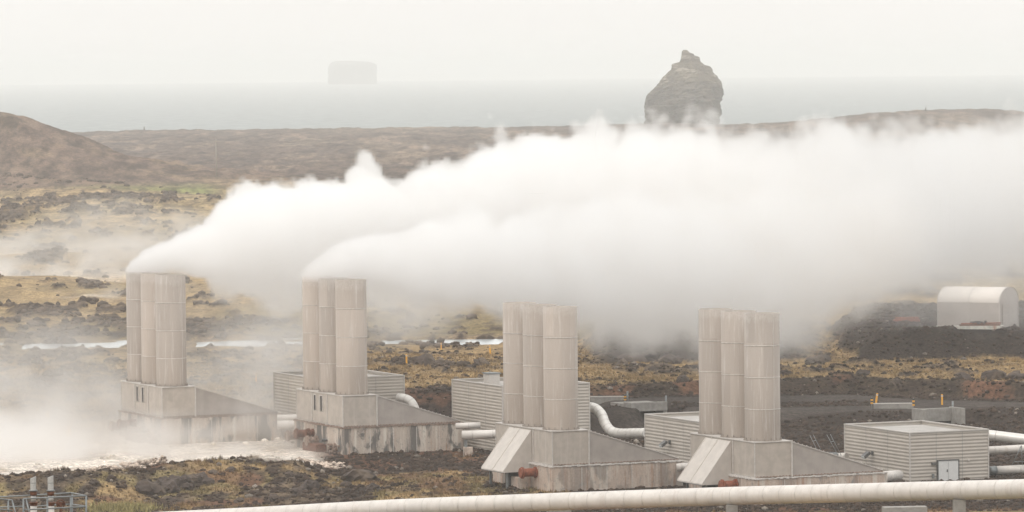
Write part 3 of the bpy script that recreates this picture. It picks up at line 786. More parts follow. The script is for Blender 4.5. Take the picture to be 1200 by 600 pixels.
# stair rails beside the right shed
root = thing('stair_rails', 'pair of thin steel handrails left of the shed with the door', 'handrail', PD(965, 535, 513))
b0 = Vector(root.location)
for pts_ in ([PD(949, 510, 513), PD(962, 536, 513)], [PD(953, 509.5, 514), PD(966, 535, 514)], [PD(969, 509.5, 513), PD(984, 537, 513)], [PD(973, 509, 514), PD(986, 534, 514)], [PD(958, 530, 513), PD(980, 530, 513)], [PD(952, 517, 513), PD(956, 516, 514)], [PD(973, 518, 513), PD(977, 517, 514)]):
    MB().tube([p - b0 for p in pts_], .035, 6).build('rail', M['galv'], root)
MB().box((-1.2, -.6, -.1), (1.6, .6, 0), Matrix.Translation((0, 0, .35))).build('landing', M['galv'], root)
for x in (-1.1, 1.5): MB().cyl((x, 0, -4), (x, 0, .25), .05, 8).build('leg', M['galv'], root)
# thin frame right of shed
root = thing('pipe_gantry', 'thin steel A frame carrying the middle pipe at the right edge', 'pipe support', PD(1196, 556, 512)); b0 = Vector(root.location)
for pts_ in ([PD(1186, 545, 512), PD(1197, 522, 512)], [PD(1198, 545, 512), PD(1197, 522, 512)], [PD(1188, 541, 512), PD(1202, 541, 512)]):
    MB().tube([p - b0 for p in pts_], .05, 6).build('strut', M['galv'], root)

# ------------------------------------------------------------------ arched hall on the plateau
zt_ = zat(75, 690)
A = PZ(1097.5, 382.0, zt_); Bc = PZ(1171, 383.8, zt_)
dirL = (Bc - A); dirL.z = 0; w_ = dirL.length
ax = Vector((.90, -.43, 0)).normalized(); length = (Bc.x - A.x) / ax.x
ey = Vector((.43, .90, 0)).normalized()
org = Vector((Bc.x, Bc.y, zt_)) - ax * length
root = thing('arched_hall', 'white arched tent hall on the dark gravel plateau at the right edge', 'hall', org, math.atan2(ax.y, ax.x))
wd, hh, eave = 8.0, 5.55, 3.5
arc = [(0, -.4), (0, eave)]
for i in range(1, 16):
    a = math.pi * (1 - i / 16); arc.append((wd / 2 + wd / 2 * math.cos(a), eave + (hh - eave) * math.sin(a)))
arc += [(wd, eave), (wd, -.4)]
sh = MB(); a2 = arc[1:-1]
sh.add([(x, y, z) for x in (0, length) for (y, z) in a2] , [(i, i + 1, len(a2) + i + 1, len(a2) + i) for i in range(len(a2) - 1)], True)
sh.build('roof', M['membrane'], root)
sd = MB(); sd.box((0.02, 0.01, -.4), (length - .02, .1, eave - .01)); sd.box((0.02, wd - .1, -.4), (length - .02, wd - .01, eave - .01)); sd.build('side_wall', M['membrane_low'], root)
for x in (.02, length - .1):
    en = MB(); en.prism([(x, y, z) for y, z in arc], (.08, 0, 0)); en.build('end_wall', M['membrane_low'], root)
for x in (-.02, length * .5, length + .0):
    rb = MB(); V = [(x + dx, wd / 2 + (y - wd / 2) * k, (z if z < 0 else z * (1 + (k - 1)))) for dx in (0, .12) for k in (1.012,) for y, z in arc]
    n_ = len(arc); rb.add(V, [(i, i + 1, n_ + i + 1, n_ + i) for i in range(n_ - 1)]); rb.build('frame_rib', M['trim'], root)
dr = MB(); dr.box((length + .09, 1.2, 0), (length + .14, wd - 1.2, 3.3)); do = dr.build('door', M['membrane_low'], root)
for z in (.75, 1.6, 2.4, 3.25): MB().box((length + .141, 1.2, z), (length + .16, wd - 1.2, z + .06)).build('door_rail', M['trim'], do)
MB().box((length + .141, 3.6, 0), (length + .16, 3.66, 3.3)).build('door_seam', M['trim'], do)
MB().box((-.15, -.05, -.3), (length + .15, .0, .2)).build('plinth', M['trim'], root)
# rusty flat hull with beams in front of it
p = PZ(1146, 385.6, zt_); root = thing('flat_pontoon', 'flat white pontoon with rusty top lying before the arched hall', 'pontoon', (p.x, p.y, zat(p.x, p.y)), -.04)
MB().prism([(-3.3, -.9, .42), (-2.9, -.9, .0), (2.4, -.9, -.1), (3.6, -.9, .45)], (0, 1.8, 0)).build('hull', M['hull'], root)
MB().box((-2.6, -.8, .422), (3.1, .8, .6)).build('deck', M['rust'], root)
MB().cyl((-2.4, -.3, .72), (3.2, -.3, .8), .09, 8).build('boom', M['rust_red'], root)
q = MB()
for i in range(30): q.box((-.1, -.1, -.1), (.2, .15, .12), Matrix.Translation((.3 + random.gauss(0, .55), random.uniform(-.5, .5), .7 + random.random() * .3)) @ Matrix.Rotation(random.random() * 3, 4, 'Z'))
q.build('chain_heap', M['dark_metal'], root)
p = PZ(1063, 376.5, zt_); root = thing('steel_beams', 'low stack of red oxide beams beyond the gravel left of the arched hall', 'beams', (p.x, p.y, zat(p.x, p.y)), .1)
for i in range(3): MB().box((-1.9, -.2 + .45 * i, 0), (1.9, .15 + .45 * i, .35)).build('beam', M['rust_red'], root)
for i in range(2): MB().box((-1.6, .05 + .45 * i, .352), (1.8, .4 + .45 * i, .68)).build('beam', M['rust_red'], root)

# ------------------------------------------------------------------ foreground vents and guard rail
DV = 170.
def vent(px, top, label):
    p = PD(px, 604, DV); s = F / DV
    root = thing('vent_pipe', label, 'vent pipe', p, 0, 'small vent pipes in the guard railing')
    Z = lambda y: PD(px, y, DV).z - p.z
    r = 3.4 / s
    n = 20; V = []
    for z, sl in ((Z(575.5), 0), (Z(top), 1)):
        for k in range(n):
            a = 2 * math.pi * k / n; V.append((r * math.cos(a), r * math.sin(a), z + sl * .04 * math.cos(a)))
    t = MB().add(V, [(k, (k + 1) % n, n + (k + 1) % n, n + k) for k in range(n)] , True).add(V[n:], [tuple(range(n))])
    t.build('vent_tube', M['galv'] if 0 else M['concrete_light'], root)
    MB().cyl((0, 0, Z(566.2)), (0, 0, Z(565.6)), r + .006, 20).build('tube_band', M['galv'], root)
    MB().cyl((0, 0, Z(575.5)), (0, 0, Z(574.2)), r * 1.45, 20).build('upper_flange', M['galv'], root)
    MB().cyl((0, 0, Z(580.5)), (0, 0, Z(575.5)), r * 1.2, 20).build('rusty_collar', M['rust'], root)
    MB().cyl((0, 0, Z(588.5)), (0, 0, Z(580.5)), r * .9, 20).build('middle_tube', M['concrete_light'], root)
    f = MB().cyl((0, 0, Z(589.8)), (0, 0, Z(588.4)), r * 1.6, 20); f.cyl((0, 0, Z(592.5)), (0, 0, Z(589.8)), r * 1.25, 20); f.build('lower_flange', M['rust'], root)
    MB().cyl((0, 0, -1.2), (0, 0, Z(592.5)), r * 1.15, 20).build('stand_pipe', M['trim'], root)
M['concrete_light'] = simple('grey_zinc_tube', (.48, .48, .47), .5, .3, var=.12, scale=20)
vent(39.5, 559.5, 'left one of two slim grey vent pipes behind the guard railing')
vent(59.8, 558.5, 'right one of two slim grey vent pipes behind the guard railing')
root = thing('valve_wheel', 'rusty brown valve beside the right vent pipe', 'valve', PD(71, 590.5, DV + .5))
MB().tube([(0.14 * math.cos(t), 0, .14 * math.sin(t)) for t in [i * math.pi / 8 for i in range(17)]], .025, 8).build('wheel', M['rust'], root)
MB().cyl((-.12, 0, 0), (.15, .1, 0), .07, 10).build('valve_body', M['rust'], root); MB().cyl((0, 0, -1), (0, 0, 0), .05, 8).build('stem', M['rust'], root)
root = thing('guard_railing', 'grey steel guard railing around the two vent pipes in the lower left corner', 'railing', PD(60, 604, DV)); b0 = Vector(root.location)
def rail(a, c, Da, Dc, name='rail', r=.028):
    MB().tube([PD(a[0], a[1], Da) - b0, PD(c[0], c[1], Dc) - b0], r, 8).build(name, M['galv'], root)
rail((-12, 583, 0), (34, 580.6), 171.5, 171.5); rail((34, 580.6), (83.5, 577.6), 171.5, 171.5); rail((83.5, 577.6), (101, 581), 171.5, 169)
rail((27.5, 584.5), (101, 581), 168.5, 169); rail((-12, 595), (27, 593.5), 171.5, 171.5); rail((83.5, 591), (101, 593.5), 171.5, 169); rail((27.5, 597.5), (101, 593.8), 168.5, 169); rail((45, 593), (83.5, 591), 171.5, 171.5)
rail((-12, 582.5), (9.5, 586), 168, 168.5); rail((9.5, 586), (14, 586), 168.5, 168.5); rail((14, 586), (19.5, 606), 168.5, 168.2); rail((-12, 595.5), (15, 598.5), 168, 168.5); rail((27.5, 584.5), (30.5, 584.6), 168.5, 168.5); rail((30.5, 584.6), (35.5, 606), 168.5, 168.2)
for px, y, D_ in ((84.5, 577.6, 171.5), (101, 581, 169), (55.5, 583.2, 168.8), (27.5, 584.5, 168.5), (9.8, 586, 168.5), (83, 581.9, 169)):
    rail((px, y), (px, 626), D_, D_, 'post', .034)

# ------------------------------------------------------------------ sea stack, island, far pole, cairns
def rock_mass(name, label, cat, prof, D, z0, depth, m, amp, strata, n=110, rows=70):
    """prof: list of (row y, left x, right x) of the outline; built as stacked uneven rings with full depth"""
    prof = sorted(prof, key=lambda t: -t[0]); ys = np.array([p[0] for p in prof][::-1]); ls = np.array([p[1] for p in prof][::-1]); rs = np.array([p[2] for p in prof][::-1])
    V = []; Fc = []; JG = .07 if D < 9000 else .03
    yy = np.linspace(prof[0][0], prof[-1][0], rows)
    cen = PD((ls[-1] + rs[-1]) / 2, prof[0][0], D)
    for i, y in enumerate(yy):
        lx = np.interp(y, ys, ls); rx = np.interp(y, ys, rs)
        a = PD(lx, y, D); c = PD(rx, y, D); cx = (a.x + c.x) / 2; hw = (c.x - a.x) / 2 * (1 + JG * (float(fbm(np.array([i * .35]), np.array([3.3]), 4, 2, .7)[0]) - .5)); cx += hw * JG * (float(fbm(np.array([i * .4]), np.array([8.3]), 4, 1, .7)[0]) - .5)
        lay = 0.
        for k in range(n):
            t = 2 * math.pi * k / n
            nx = float(fbm(np.array([3 * math.cos(t) + 20]), np.array([3 * math.sin(t) + i * .16]), 5, 0)[0]) - .5
            nf = float(fbm(np.array([9 * math.cos(t) + 20 + i * .08]), np.array([9 * math.sin(t) + i * .24 - 5.5 * math.cos(t)]), 5, 1)[0]) - .5; nf += strata * 4 * (abs(((i * .19 - 3.4 * math.cos(t) + 3.5 * nx) % 1) - .5) - .25)
            rr = 1 + amp * (nx * 1.2 + nf * 1.6) + lay * .4
            sx = math.copysign(abs(math.cos(t)) ** .85, math.cos(t)); sy = math.copysign(abs(math.sin(t)) ** .85, math.sin(t))
            V.append((cx + hw * sx * (1 + (rr - 1) * (.5 + .5 * abs(math.sin(t)))), D + depth * hw * sy * rr, a.z + hw * .02 * nf))
    for i in range(rows - 1):
        for k in range(n): Fc.append((i * n + k, i * n + (k + 1) % n, (i + 1) * n + (k + 1) % n, (i + 1) * n + k))
    Fc.append(tuple((rows - 1) * n + k for k in range(n)))
    o0 = Vector((cen.x, D, z0)); V = [tuple(Vector(v) - o0) for v in V]
    o = MB().add(V, Fc, False).build(name, m, None, o0); tag(o, label, cat); return o
m, nt, b = newmat('sea_stack_rock')
g = nn(nt, 'ShaderNodeTexCoord'); mp = nn(nt, 'ShaderNodeMapping'); mp.inputs['Rotation'].default_value = (0, R(28), 0); mp.inputs['Scale'].default_value = (.05, .05, .35); nt.links.new(g.outputs['Object'], mp.inputs[0])
n1 = noise(nt, mp.outputs[0], 1.2, 7, .7); n2 = noise(nt, g.outputs['Object'], .08, 6, .7)
cc = mixc(nt, remap(nt, n2, .35, .65), (.075, .060, .046), (.14, .115, .075)); cc = mixc(nt, mth(nt, 'MULTIPLY', remap(nt, n1, .52, .62), .8), cc, (.40, .36, .30))
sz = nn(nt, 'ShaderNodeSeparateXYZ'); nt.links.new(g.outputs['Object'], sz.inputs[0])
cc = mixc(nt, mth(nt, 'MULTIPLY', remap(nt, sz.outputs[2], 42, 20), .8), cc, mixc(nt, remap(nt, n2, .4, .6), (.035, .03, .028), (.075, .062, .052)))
nt.links.new(cc, b.inputs['Base Color']); b.inputs['Roughness'].default_value = .95; bump(nt, b, n1, 1., 1.5)
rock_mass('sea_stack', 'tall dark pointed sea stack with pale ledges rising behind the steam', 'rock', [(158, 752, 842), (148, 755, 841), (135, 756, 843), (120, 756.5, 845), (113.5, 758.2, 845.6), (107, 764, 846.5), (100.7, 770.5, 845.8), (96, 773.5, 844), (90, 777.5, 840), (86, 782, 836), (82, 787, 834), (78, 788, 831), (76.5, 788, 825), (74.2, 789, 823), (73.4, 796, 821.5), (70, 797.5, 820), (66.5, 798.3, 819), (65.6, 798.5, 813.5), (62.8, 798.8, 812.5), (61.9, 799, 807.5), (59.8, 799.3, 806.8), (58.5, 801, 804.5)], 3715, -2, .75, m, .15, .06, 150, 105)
M['island'] = simple('guano_rock', (.2, .19, .18), .95, scale=.02)
rock_mass('island', 'faint flat topped island on the horizon, almost lost in the haze', 'island', [(99, 384, 442), (90, 384.5, 441.5), (80, 384.5, 441.5), (76.5, 385, 441), (74.5, 386.5, 438), (73, 388, 434), (72.2, 390, 428), (71.5, 393, 410)], 15500, -2, .8, M['island'], .06, .0, 60, 24)
p = G(253.5, 205, 2.); root = thing('utility_pole', 'thin lone pole standing on the far lava plain', 'pole', p)
MB().cyl((0, 0, -1), (0, 0, 14.5), .2, 8, .14).build('shaft', M['wood'], root); MB().box((-.9, -.08, 13.2), (.9, .08, 13.45)).build('cross_arm', M['wood'], root)
def cairn(px, D, h, label):
    p = PD(px, 150, D); p.z = zat(p.x, D); mb = MB(); z = -1
    for i in range(7):
        r = h * .34 * (1 - i / 9); mb.tube([(random.uniform(-.1, .1), 0, z), (random.uniform(-.1, .1), 0, z + (h + 1) / 7)], [r, r * .85], 7, True, False); z += (h + 1) / 7
    tag(mb.build('stone_cairn', M['lava'], None, p), label, 'cairn', 'stone cairns on the shore')
cairn(49.5, 3560, 4.5, 'stone cairn on the shore just right of the brown hill'); cairn(169, 3560, 2.8, 'small stone cairn on the shore behind the lava plain, left half'); cairn(1085, 3520, 3.0, 'stone cairn on the highest part of the far right headland')

# ------------------------------------------------------------------ boulders, gravel and grass
def ico(sub=1):
    import bmesh
    bm = bmesh.new(); bmesh.ops.create_icosphere(bm, subdivisions=sub, radius=1); V = np.array([v.co[:] for v in bm.verts]); bm.verts.index_update()
    Fc = np.array([[v.index for v in f.verts] for f in bm.faces]); bm.free(); return V, Fc
protos = []
for i in range(6):
    V, Fc = ico(3); d = np.array([float(fbm(np.array([v[0] * 1.6 + 9 * i + 5]), np.array([v[1] * 1.6 + v[2] * 1.3 + 7]), 4, i)[0]) for v in V])
    d2 = np.array([float(fbm(np.array([v[0] * 5 + 9 * i + 5]), np.array([v[1] * 5 + v[2] * 4.3 + 7]), 3, i)[0]) for v in V]); V = V * (0.3 + .85 * d + .6 * d2)[:, None]; V[:, 2] *= .75
    me = bpy.data.meshes.new('boulder'); me.from_pydata(V.tolist(), [], Fc.tolist()); me.materials.append(M['lava']); protos.append(me)
bl = [(175, 578, 2.0, 'darkest lava boulder beside the pale grass tussock, leftmost of its cluster'), (187, 572, 1.5, None), (199, 576, 1.6, None), (205, 568, 1.3, None), (214, 566, 1.2, None), (226, 563, 1.2, None), (235, 561, 1.0, None),
      (219, 573, 1.0, None), (243, 566, .9, None), (193, 567, 1.0, None), (170, 570, .9, None), (280, 588, .8, None), (421, 563, 2.2, 'grey lichen covered boulder in the middle of the foreground slope'), (364, 573, 1.5, 'brown boulder left of the grey lichen covered one'), (351, 578, 1.1, None), (321, 587, 1.0, 'small pale boulder just above the foreground pipe'),
      (437, 576, 1.3, None), (405, 570, 1.0, None), (340, 558, .8, None), (60, 402, 1.6, None), (77, 402, 2.0, None), (512, 431, 1.0, None), (497, 429, 1.6, None), (565, 428, 1.4, None), (740, 423, 2.0, None), (760, 422, 1.5, None), (785, 426, 1.7, None), (955, 426, 1.5, None), (965, 424, 1.2, None), (1010, 440, 1.3, None), (1130, 455, 1.4, None), (1165, 452, 1.7, None), (1190, 455, 1.4, None), (920, 441, 1.3, None),
      (730, 417, 1.1, None), (830, 430, 1.2, None), (800, 447, 1.1, None), (1050, 448, 1., None), (40, 580, .7, None), (110, 566, .8, None), (130, 560, .7, None), (250, 555, .8, None), (270, 552, .8, None)]
for i, (px, py, r, lab) in enumerate(bl):
    z0 = 0 if py > 480 else 3
    p = G(px, py, z0)
    o = bpy.data.objects.new('boulder', protos[i % 6]); col.objects.link(o); o.location = (p.x, p.y, p.z + r * .12); o.rotation_euler = (random.uniform(-.3, .3), random.uniform(-.3, .3), random.random() * 6)
    r *= .72 if px < 500 and py > 480 else .85
    o.scale = (r * random.uniform(.8, 1.2), r * random.uniform(.8, 1.1), r * random.uniform(.75, 1.0))
    where = 'on the foreground slope' if py > 480 else ('in the yellow meadow' if px > 450 else 'by the pond at the left')
    tag(o, lab or 'rough brown lava boulder lying ' + where, 'boulder', 'lava boulders ' + where)

def scatter_mesh(name, pts, sizes, mat_, label, cat, base, flat=.7, cols=None):
    V0_, F0 = base; n = len(pts); nv = len(V0_)
    ang = rng.random(n) * 6.28; ca, sa = np.cos(ang), np.sin(ang)
    jit = 1 + .35 * (rng.random((n, nv, 1)) - .5)
    B = V0_[None] * jit
    x = B[..., 0] * ca[:, None] - B[..., 1] * sa[:, None]; y = B[..., 0] * sa[:, None] + B[..., 1] * ca[:, None]
    asp = rng.uniform(.7, 1.3, (n, 1))
    P = np.stack([x * asp, y, B[..., 2] * flat], -1) * sizes[:, None, None] + pts[:, None, :]
    co = P.reshape(-1, 3).astype(np.float32); f = (F0[None] + (np.arange(n) * nv)[:, None, None]).reshape(-1, F0.shape[1])
    me = bpy.data.meshes.new(name); k = F0.shape[1]
    me.vertices.add(len(co)); me.vertices.foreach_set('co', co.ravel()); me.loops.add(f.size); me.loops.foreach_set('vertex_index', f.ravel().astype(np.int32))
    me.polygons.add(len(f)); me.polygons.foreach_set('loop_start', np.arange(0, f.size, k, dtype=np.int32)); me.polygons.foreach_set('loop_total', np.full(len(f), k, dtype=np.int32)); me.update(calc_edges=True)
    if cols is not None:
        at = me.color_attributes.new('tint', 'FLOAT_COLOR', 'POINT'); cc = np.repeat(np.concatenate([cols, np.ones((n, 1))], 1)[:, None], nv, 1).astype(np.float32); at.data.foreach_set('color', cc.ravel())
    me.materials.append(mat_); o = bpy.data.objects.new(name, me); col.objects.link(o); tag(o, label, cat, kind='stuff'); return o
def tint_mat(name, rough=.95):
    m, nt, b = newmat(name); a = nn(nt, 'ShaderNodeAttribute', attribute_name='tint'); g = nn(nt, 'ShaderNodeNewGeometry')
    n1 = noise(nt, g.outputs['Position'], 7, 3, .6)
    nt.links.new(mixc(nt, 1., a.outputs['Color'], mixc(nt, remap(nt, n1, .3, .7), (.7, .7, .7), (1.3, 1.3, 1.3)), 'MULTIPLY'), b.inputs['Base Color']); b.inputs['Roughness'].default_value = rough; b.inputs['Specular IOR Level'].default_value = .15; return m
TM = tint_mat('stone_tint'); GM = tint_mat('grass_tint')
def sample(n, u0, u1, D0, D1):
    D = rng.uniform(D0, D1, n); u = rng.uniform(u0, u1, n); return (u - 600) * D / F, D
def clean(X, D):
    """keep clear of the built footprints"""
    ok = np.ones(len(X), bool)
    for (x0, y0, w, s) in ((-41.7, 566, 15.2, 14.8), (-19.6, 548, 15.2, 14.8), (4, 497, 15.2, 14.8), (24.2, 479.6, 15.2, 14.8), (-23.1, 565.7, 11.2, 14.8), (-1.25, 548.7, 11.2, 14.8), (20.7, 522, 7.8, 14.8), (41.85, 504, 9.7, 14.8)):
        l = (X - x0) * L.x + (D - y0) * L.y; q = (X - x0) * S.x + (D - y0) * S.y
        ok &= ~((l > -.3) & (l < w) & (q > -.3) & (q < s))
    return ok
# stones over the dark and gravelly land
Xs, Dsn = sample(210000, -60, 1260, 468, 745); ok = clean(Xs, Dsn); Xs, Dsn = Xs[ok], Dsn[ok]
zz, cc_ = zone_fields(Xs, Dsn); lum = cc_[:, 0]
u_ = UA(Xs, Dsn)
roadish = ((np.abs(Dsn - np.interp(u_, [700, 780, 1000, 1200, 1300], [600, 604, 613, 600, 594])) < 5.2) & (u_ > 690)) | ((np.abs(Dsn - np.interp(u_, [700, 915, 1000, 1075, 1150], [584, 589, 594, 597, 600])) < 6) & (u_ > 690) & (u_ < 1160))
keep = (rng.random(len(Xs)) < np.where(lum < .12, .34, np.where(lum < .2, .08, .03))) & ~roadish & ~((lum > .3) & (cc_[:, 2] > .2) & (rng.random(len(Xs)) < .5))
Xs, Dsn, zz, cc_ = Xs[keep], Dsn[keep], zz[keep], cc_[keep]
sz = .09 + .34 * rng.random(len(Xs)) ** 4 + .06 * rng.random(len(Xs))
tv = rng.uniform(.7, 1.7, (len(Xs), 1)); base_c = np.where(cc_[:, :1] > .35, cc_, np.array([[.042, .029, .022]])) * tv
lich = rng.random(len(Xs)) < .035; base_c[lich] = np.array([.22, .19, .16]) * rng.uniform(.6, 1.2, (lich.sum(), 1))
scatter_mesh('gravel', np.stack([Xs, Dsn, zz + sz * .15], -1), sz, TM, 'loose dark lava stones strewn over the ground', 'stones', ico(1), .7, base_c)
# pale silica rubble heaps
def rubble(n, u0, u1, D0, D1, hgt):
    X, D = sample(n, u0, u1, D0, D1); z, _ = zone_fields(X, D); return np.stack([X, D, z + hgt * rng.random(n)], -1)
RB = np.concatenate([rubble(900, 85, 165, 511, 519, .4), rubble(500, 140, 190, 522, 528, .9), rubble(700, 560, 625, 483, 490, .15), rubble(250, 430, 520, 479, 485, .1), rubble(300, 345, 400, 528, 536, .1)])
rs_ = .10 + .28 * rng.random(len(RB)) ** 2
scatter_mesh('silica_rubble', RB, rs_, TM, 'pale silica crusted rubble heaped below the silencers', 'rubble', ico(1), .7, np.array([[.52, .43, .36]]) * rng.uniform(.35, 1.25, (len(RB), 1)))
# grass: small fans of blades
def blade_base(nb=7):
    V = []; Fq = []
    for i in range(nb):
        a = 6.28 * i / nb + .3; r = .25 + .2 * (i % 3); dx, dy = math.cos(a), math.sin(a); px_, py_ = -dy * .10, dx * .10; k = len(V)
        b0_ = np.array([dx * .1, dy * .1, -.05]); t_ = np.array([dx * (.1 + r), dy * (.1 + r), .9 - .25 * (i % 3)])
        V += [b0_ + [px_, py_, 0], b0_ - [px_, py_, 0], t_]; Fq.append((k, k + 1, k + 2))
    return np.array(V), np.array(Fq)
Xg, Dg = sample(150000, -60, 1260, 470, 720); ok = clean(Xg, Dg); Xg, Dg = Xg[ok], Dg[ok]
zg, cg = zone_fields(Xg, Dg); lum = cg[:, 0]; sil_ = cg[:, 2] > .13
keep = (lum > .13) & ~sil_ & (rng.random(len(Xg)) < .55)
Xg, Dg, zg, cg = Xg[keep], Dg[keep], zg[keep], cg[keep]
sg = rng.uniform(.18, .42, len(Xg)) * (1 + .5 * (fbm(Xg / 4, Dg / 4, 2, 1) > .6))
tv = rng.uniform(.75, 1.25, (len(Xg), 1))
scatter_mesh('grass', np.stack([Xg, Dg, zg], -1), sg, GM, 'dry yellow grass tufts over the rough ground', 'grass', blade_base(), 1., cg * tv)
# big pale tussock lower left
Xt = rng.normal((140 - 600) * 480 / F, 1.5, 500); Dt = rng.normal(479.5, 2.0, 500); zt2, _ = zone_fields(Xt, Dt)
scatter_mesh('grass_tussock', np.stack([Xt, Dt, zt2], -1), rng.uniform(.5, 1.0, 500), GM, 'big pale green grass tussock right of the guard railing', 'grass', blade_base(9), 1., np.array([[.30, .26, .12]]) * rng.uniform(.7, 1.2, (500, 1)))
# mid-distance rocks, left
Xm, Dm = sample(200000, -60, 560, 640, 1750)
zm, cm = zone_fields(Xm, Dm); keep = (rng.random(len(Xm)) < np.where(cm[:, 0] < .11, .28, .006)) & (Dm / 1750 > rng.random(len(Xm)) * .9 - .1)
Xm, Dm, zm = Xm[keep], Dm[keep], zm[keep]; sm_ = (.22 + .75 * rng.random(len(Xm)) ** 3) * (Dm / 900) ** .5
scatter_mesh('lava_rubble', np.stack([Xm, Dm, zm + sm_ * .1], -1), sm_, TM, 'dark lava rubble in the meadow beyond the silencers', 'stones', ico(1), .75, np.array([[.085, .065, .05]]) * rng.uniform(.6, 1.7, (len(Xm), 1)))

# ------------------------------------------------------------------ steam (volume grids from fields) and haze
class GN:
    def __init__(s, name):
        s.ng = bpy.data.node_groups.new(name, 'GeometryNodeTree'); s.ng.interface.new_socket('Geometry', in_out='OUTPUT', socket_type='NodeSocketGeometry')
        s.out = s.ng.nodes.new('NodeGroupOutput'); s.ln = s.ng.links
        p = s.ng.nodes.new('GeometryNodeInputPosition'); q = s.ng.nodes.new('ShaderNodeSeparateXYZ'); s.ln.new(p.outputs[0], q.inputs[0]); s.P = p.outputs[0]; s.X, s.Y, s.Z = q.outputs
    def _set(s, sock, v):
        if isinstance(v, (int, float)): sock.default_value = v
        elif isinstance(v, (tuple, list)): sock.default_value = v
        else: s.ln.new(v, sock)
    def m(s, op, a, b=0., c=None):
        n = s.ng.nodes.new('ShaderNodeMath'); n.operation = op; s._set(n.inputs[0], a); s._set(n.inputs[1], b)
        if c is not None: s._set(n.inputs[2], c)
        return n.outputs[0]
    def curve(s, v, pts, lo, hi):
        """piecewise smooth curve through (v, value) points"""
        n = s.ng.nodes.new('ShaderNodeFloatCurve'); t = s.m('DIVIDE', s.m('SUBTRACT', v, pts[0][0]), pts[-1][0] - pts[0][0])
        s.ln.new(t, n.inputs['Value']); cm = n.mapping.curves[0]
        x0, x1 = pts[0][0], pts[-1][0]
        N_ = [((p[0] - x0) / (x1 - x0), (p[1] - lo) / (hi - lo)) for p in pts]
        cm.points[0].location = N_[0]; cm.points[1].location = N_[-1]
        for q in N_[1:-1]: cm.points.new(*q)
        n.mapping.update()
        return s.m('ADD', s.m('MULTIPLY', n.outputs[0], hi - lo), lo)
    def noise(s, vec, scale, detail, rough=.5, dist=0.):
        n = s.ng.nodes.new('ShaderNodeTexNoise'); s._set(n.inputs['Vector'], vec); n.inputs['Scale'].default_value = scale; n.inputs['Detail'].default_value = detail; n.inputs['Roughness'].default_value = rough; n.inputs['Distortion'].default_value = dist
        return n.outputs['Fac']
    def vor(s, vec, scale, detail=1.):
        n = s.ng.nodes.new('ShaderNodeTexVoronoi'); n.feature = 'F1'; s._set(n.inputs['Vector'], vec); n.inputs['Scale'].default_value = scale
        n.inputs['Detail'].default_value = detail; n.inputs['Roughness'].default_value = .5; return n.outputs['Distance']
    def vmul(s, vec, k):
        n = s.ng.nodes.new('ShaderNodeVectorMath'); n.operation = 'MULTIPLY'; s._set(n.inputs[0], vec); n.inputs[1].default_value = k; return n.outputs[0]
    def step(s, v, a, b):
        n = s.ng.nodes.new('ShaderNodeMapRange'); n.interpolation_type = 'SMOOTHSTEP'; s._set(n.inputs[0], v); n.inputs[1].default_value = a; n.inputs[2].default_value = b; n.inputs[3].default_value = 0; n.inputs[4].default_value = 1; return n.outputs[0]
    def finish(s, name, dens, lo, hi, vox, mat_, label):
        vc = s.ng.nodes.new('GeometryNodeVolumeCube'); s.ln.new(dens, vc.inputs['Density']); vc.inputs['Min'].default_value = lo; vc.inputs['Max'].default_value = hi
        for k, nm in enumerate(('Resolution X', 'Resolution Y', 'Resolution Z')): vc.inputs[nm].default_value = max(8, int((hi[k] - lo[k]) / vox[k]))
        sm = s.ng.nodes.new('GeometryNodeSetMaterial'); sm.inputs['Material'].default_value = mat_
        s.ln.new(vc.outputs[0], sm.inputs[0]); s.ln.new(sm.outputs[0], s.out.inputs[0])
        vol = bpy.data.volumes.new(name); vol.materials.append(mat_); o = bpy.data.objects.new(name, vol); col.objects.link(o)
        md = o.modifiers.new('field', 'NODES'); md.node_group = s.ng; tag(o, label, 'steam', kind='stuff'); return o
def vol_mat(name, c=(1, 1, 1), k=1.):
    m = bpy.data.materials.new(name); m.use_nodes = True; nt = m.node_tree; nt.nodes.remove(nt.nodes['Principled BSDF'])
    v = nt.nodes.new('ShaderNodeVolumePrincipled'); v.inputs['Color'].default_value = (*c, 1); v.inputs['Density'].default_value = k; v.inputs['Anisotropy'].default_value = 0.8
    nt.links.new(v.outputs[0], nt.nodes['Material Output'].inputs['Volume']); return m
SM = vol_mat('steam_vapour', (.9995, .9992, .9985))
import os
g = GN('plume_field')
def branch(g, cz, rz, cy, ry):
    a = g.m('DIVIDE', g.m('SUBTRACT', g.Z, cz), rz); b_ = g.m('DIVIDE', g.m('SUBTRACT', g.Y, cy), ry)
    r = g.m('SQRT', g.m('ADD', g.m('MULTIPLY', a, a), g.m('MULTIPLY', b_, b_)))
    return g.m('MULTIPLY', g.m('SUBTRACT', 1., r), rz)
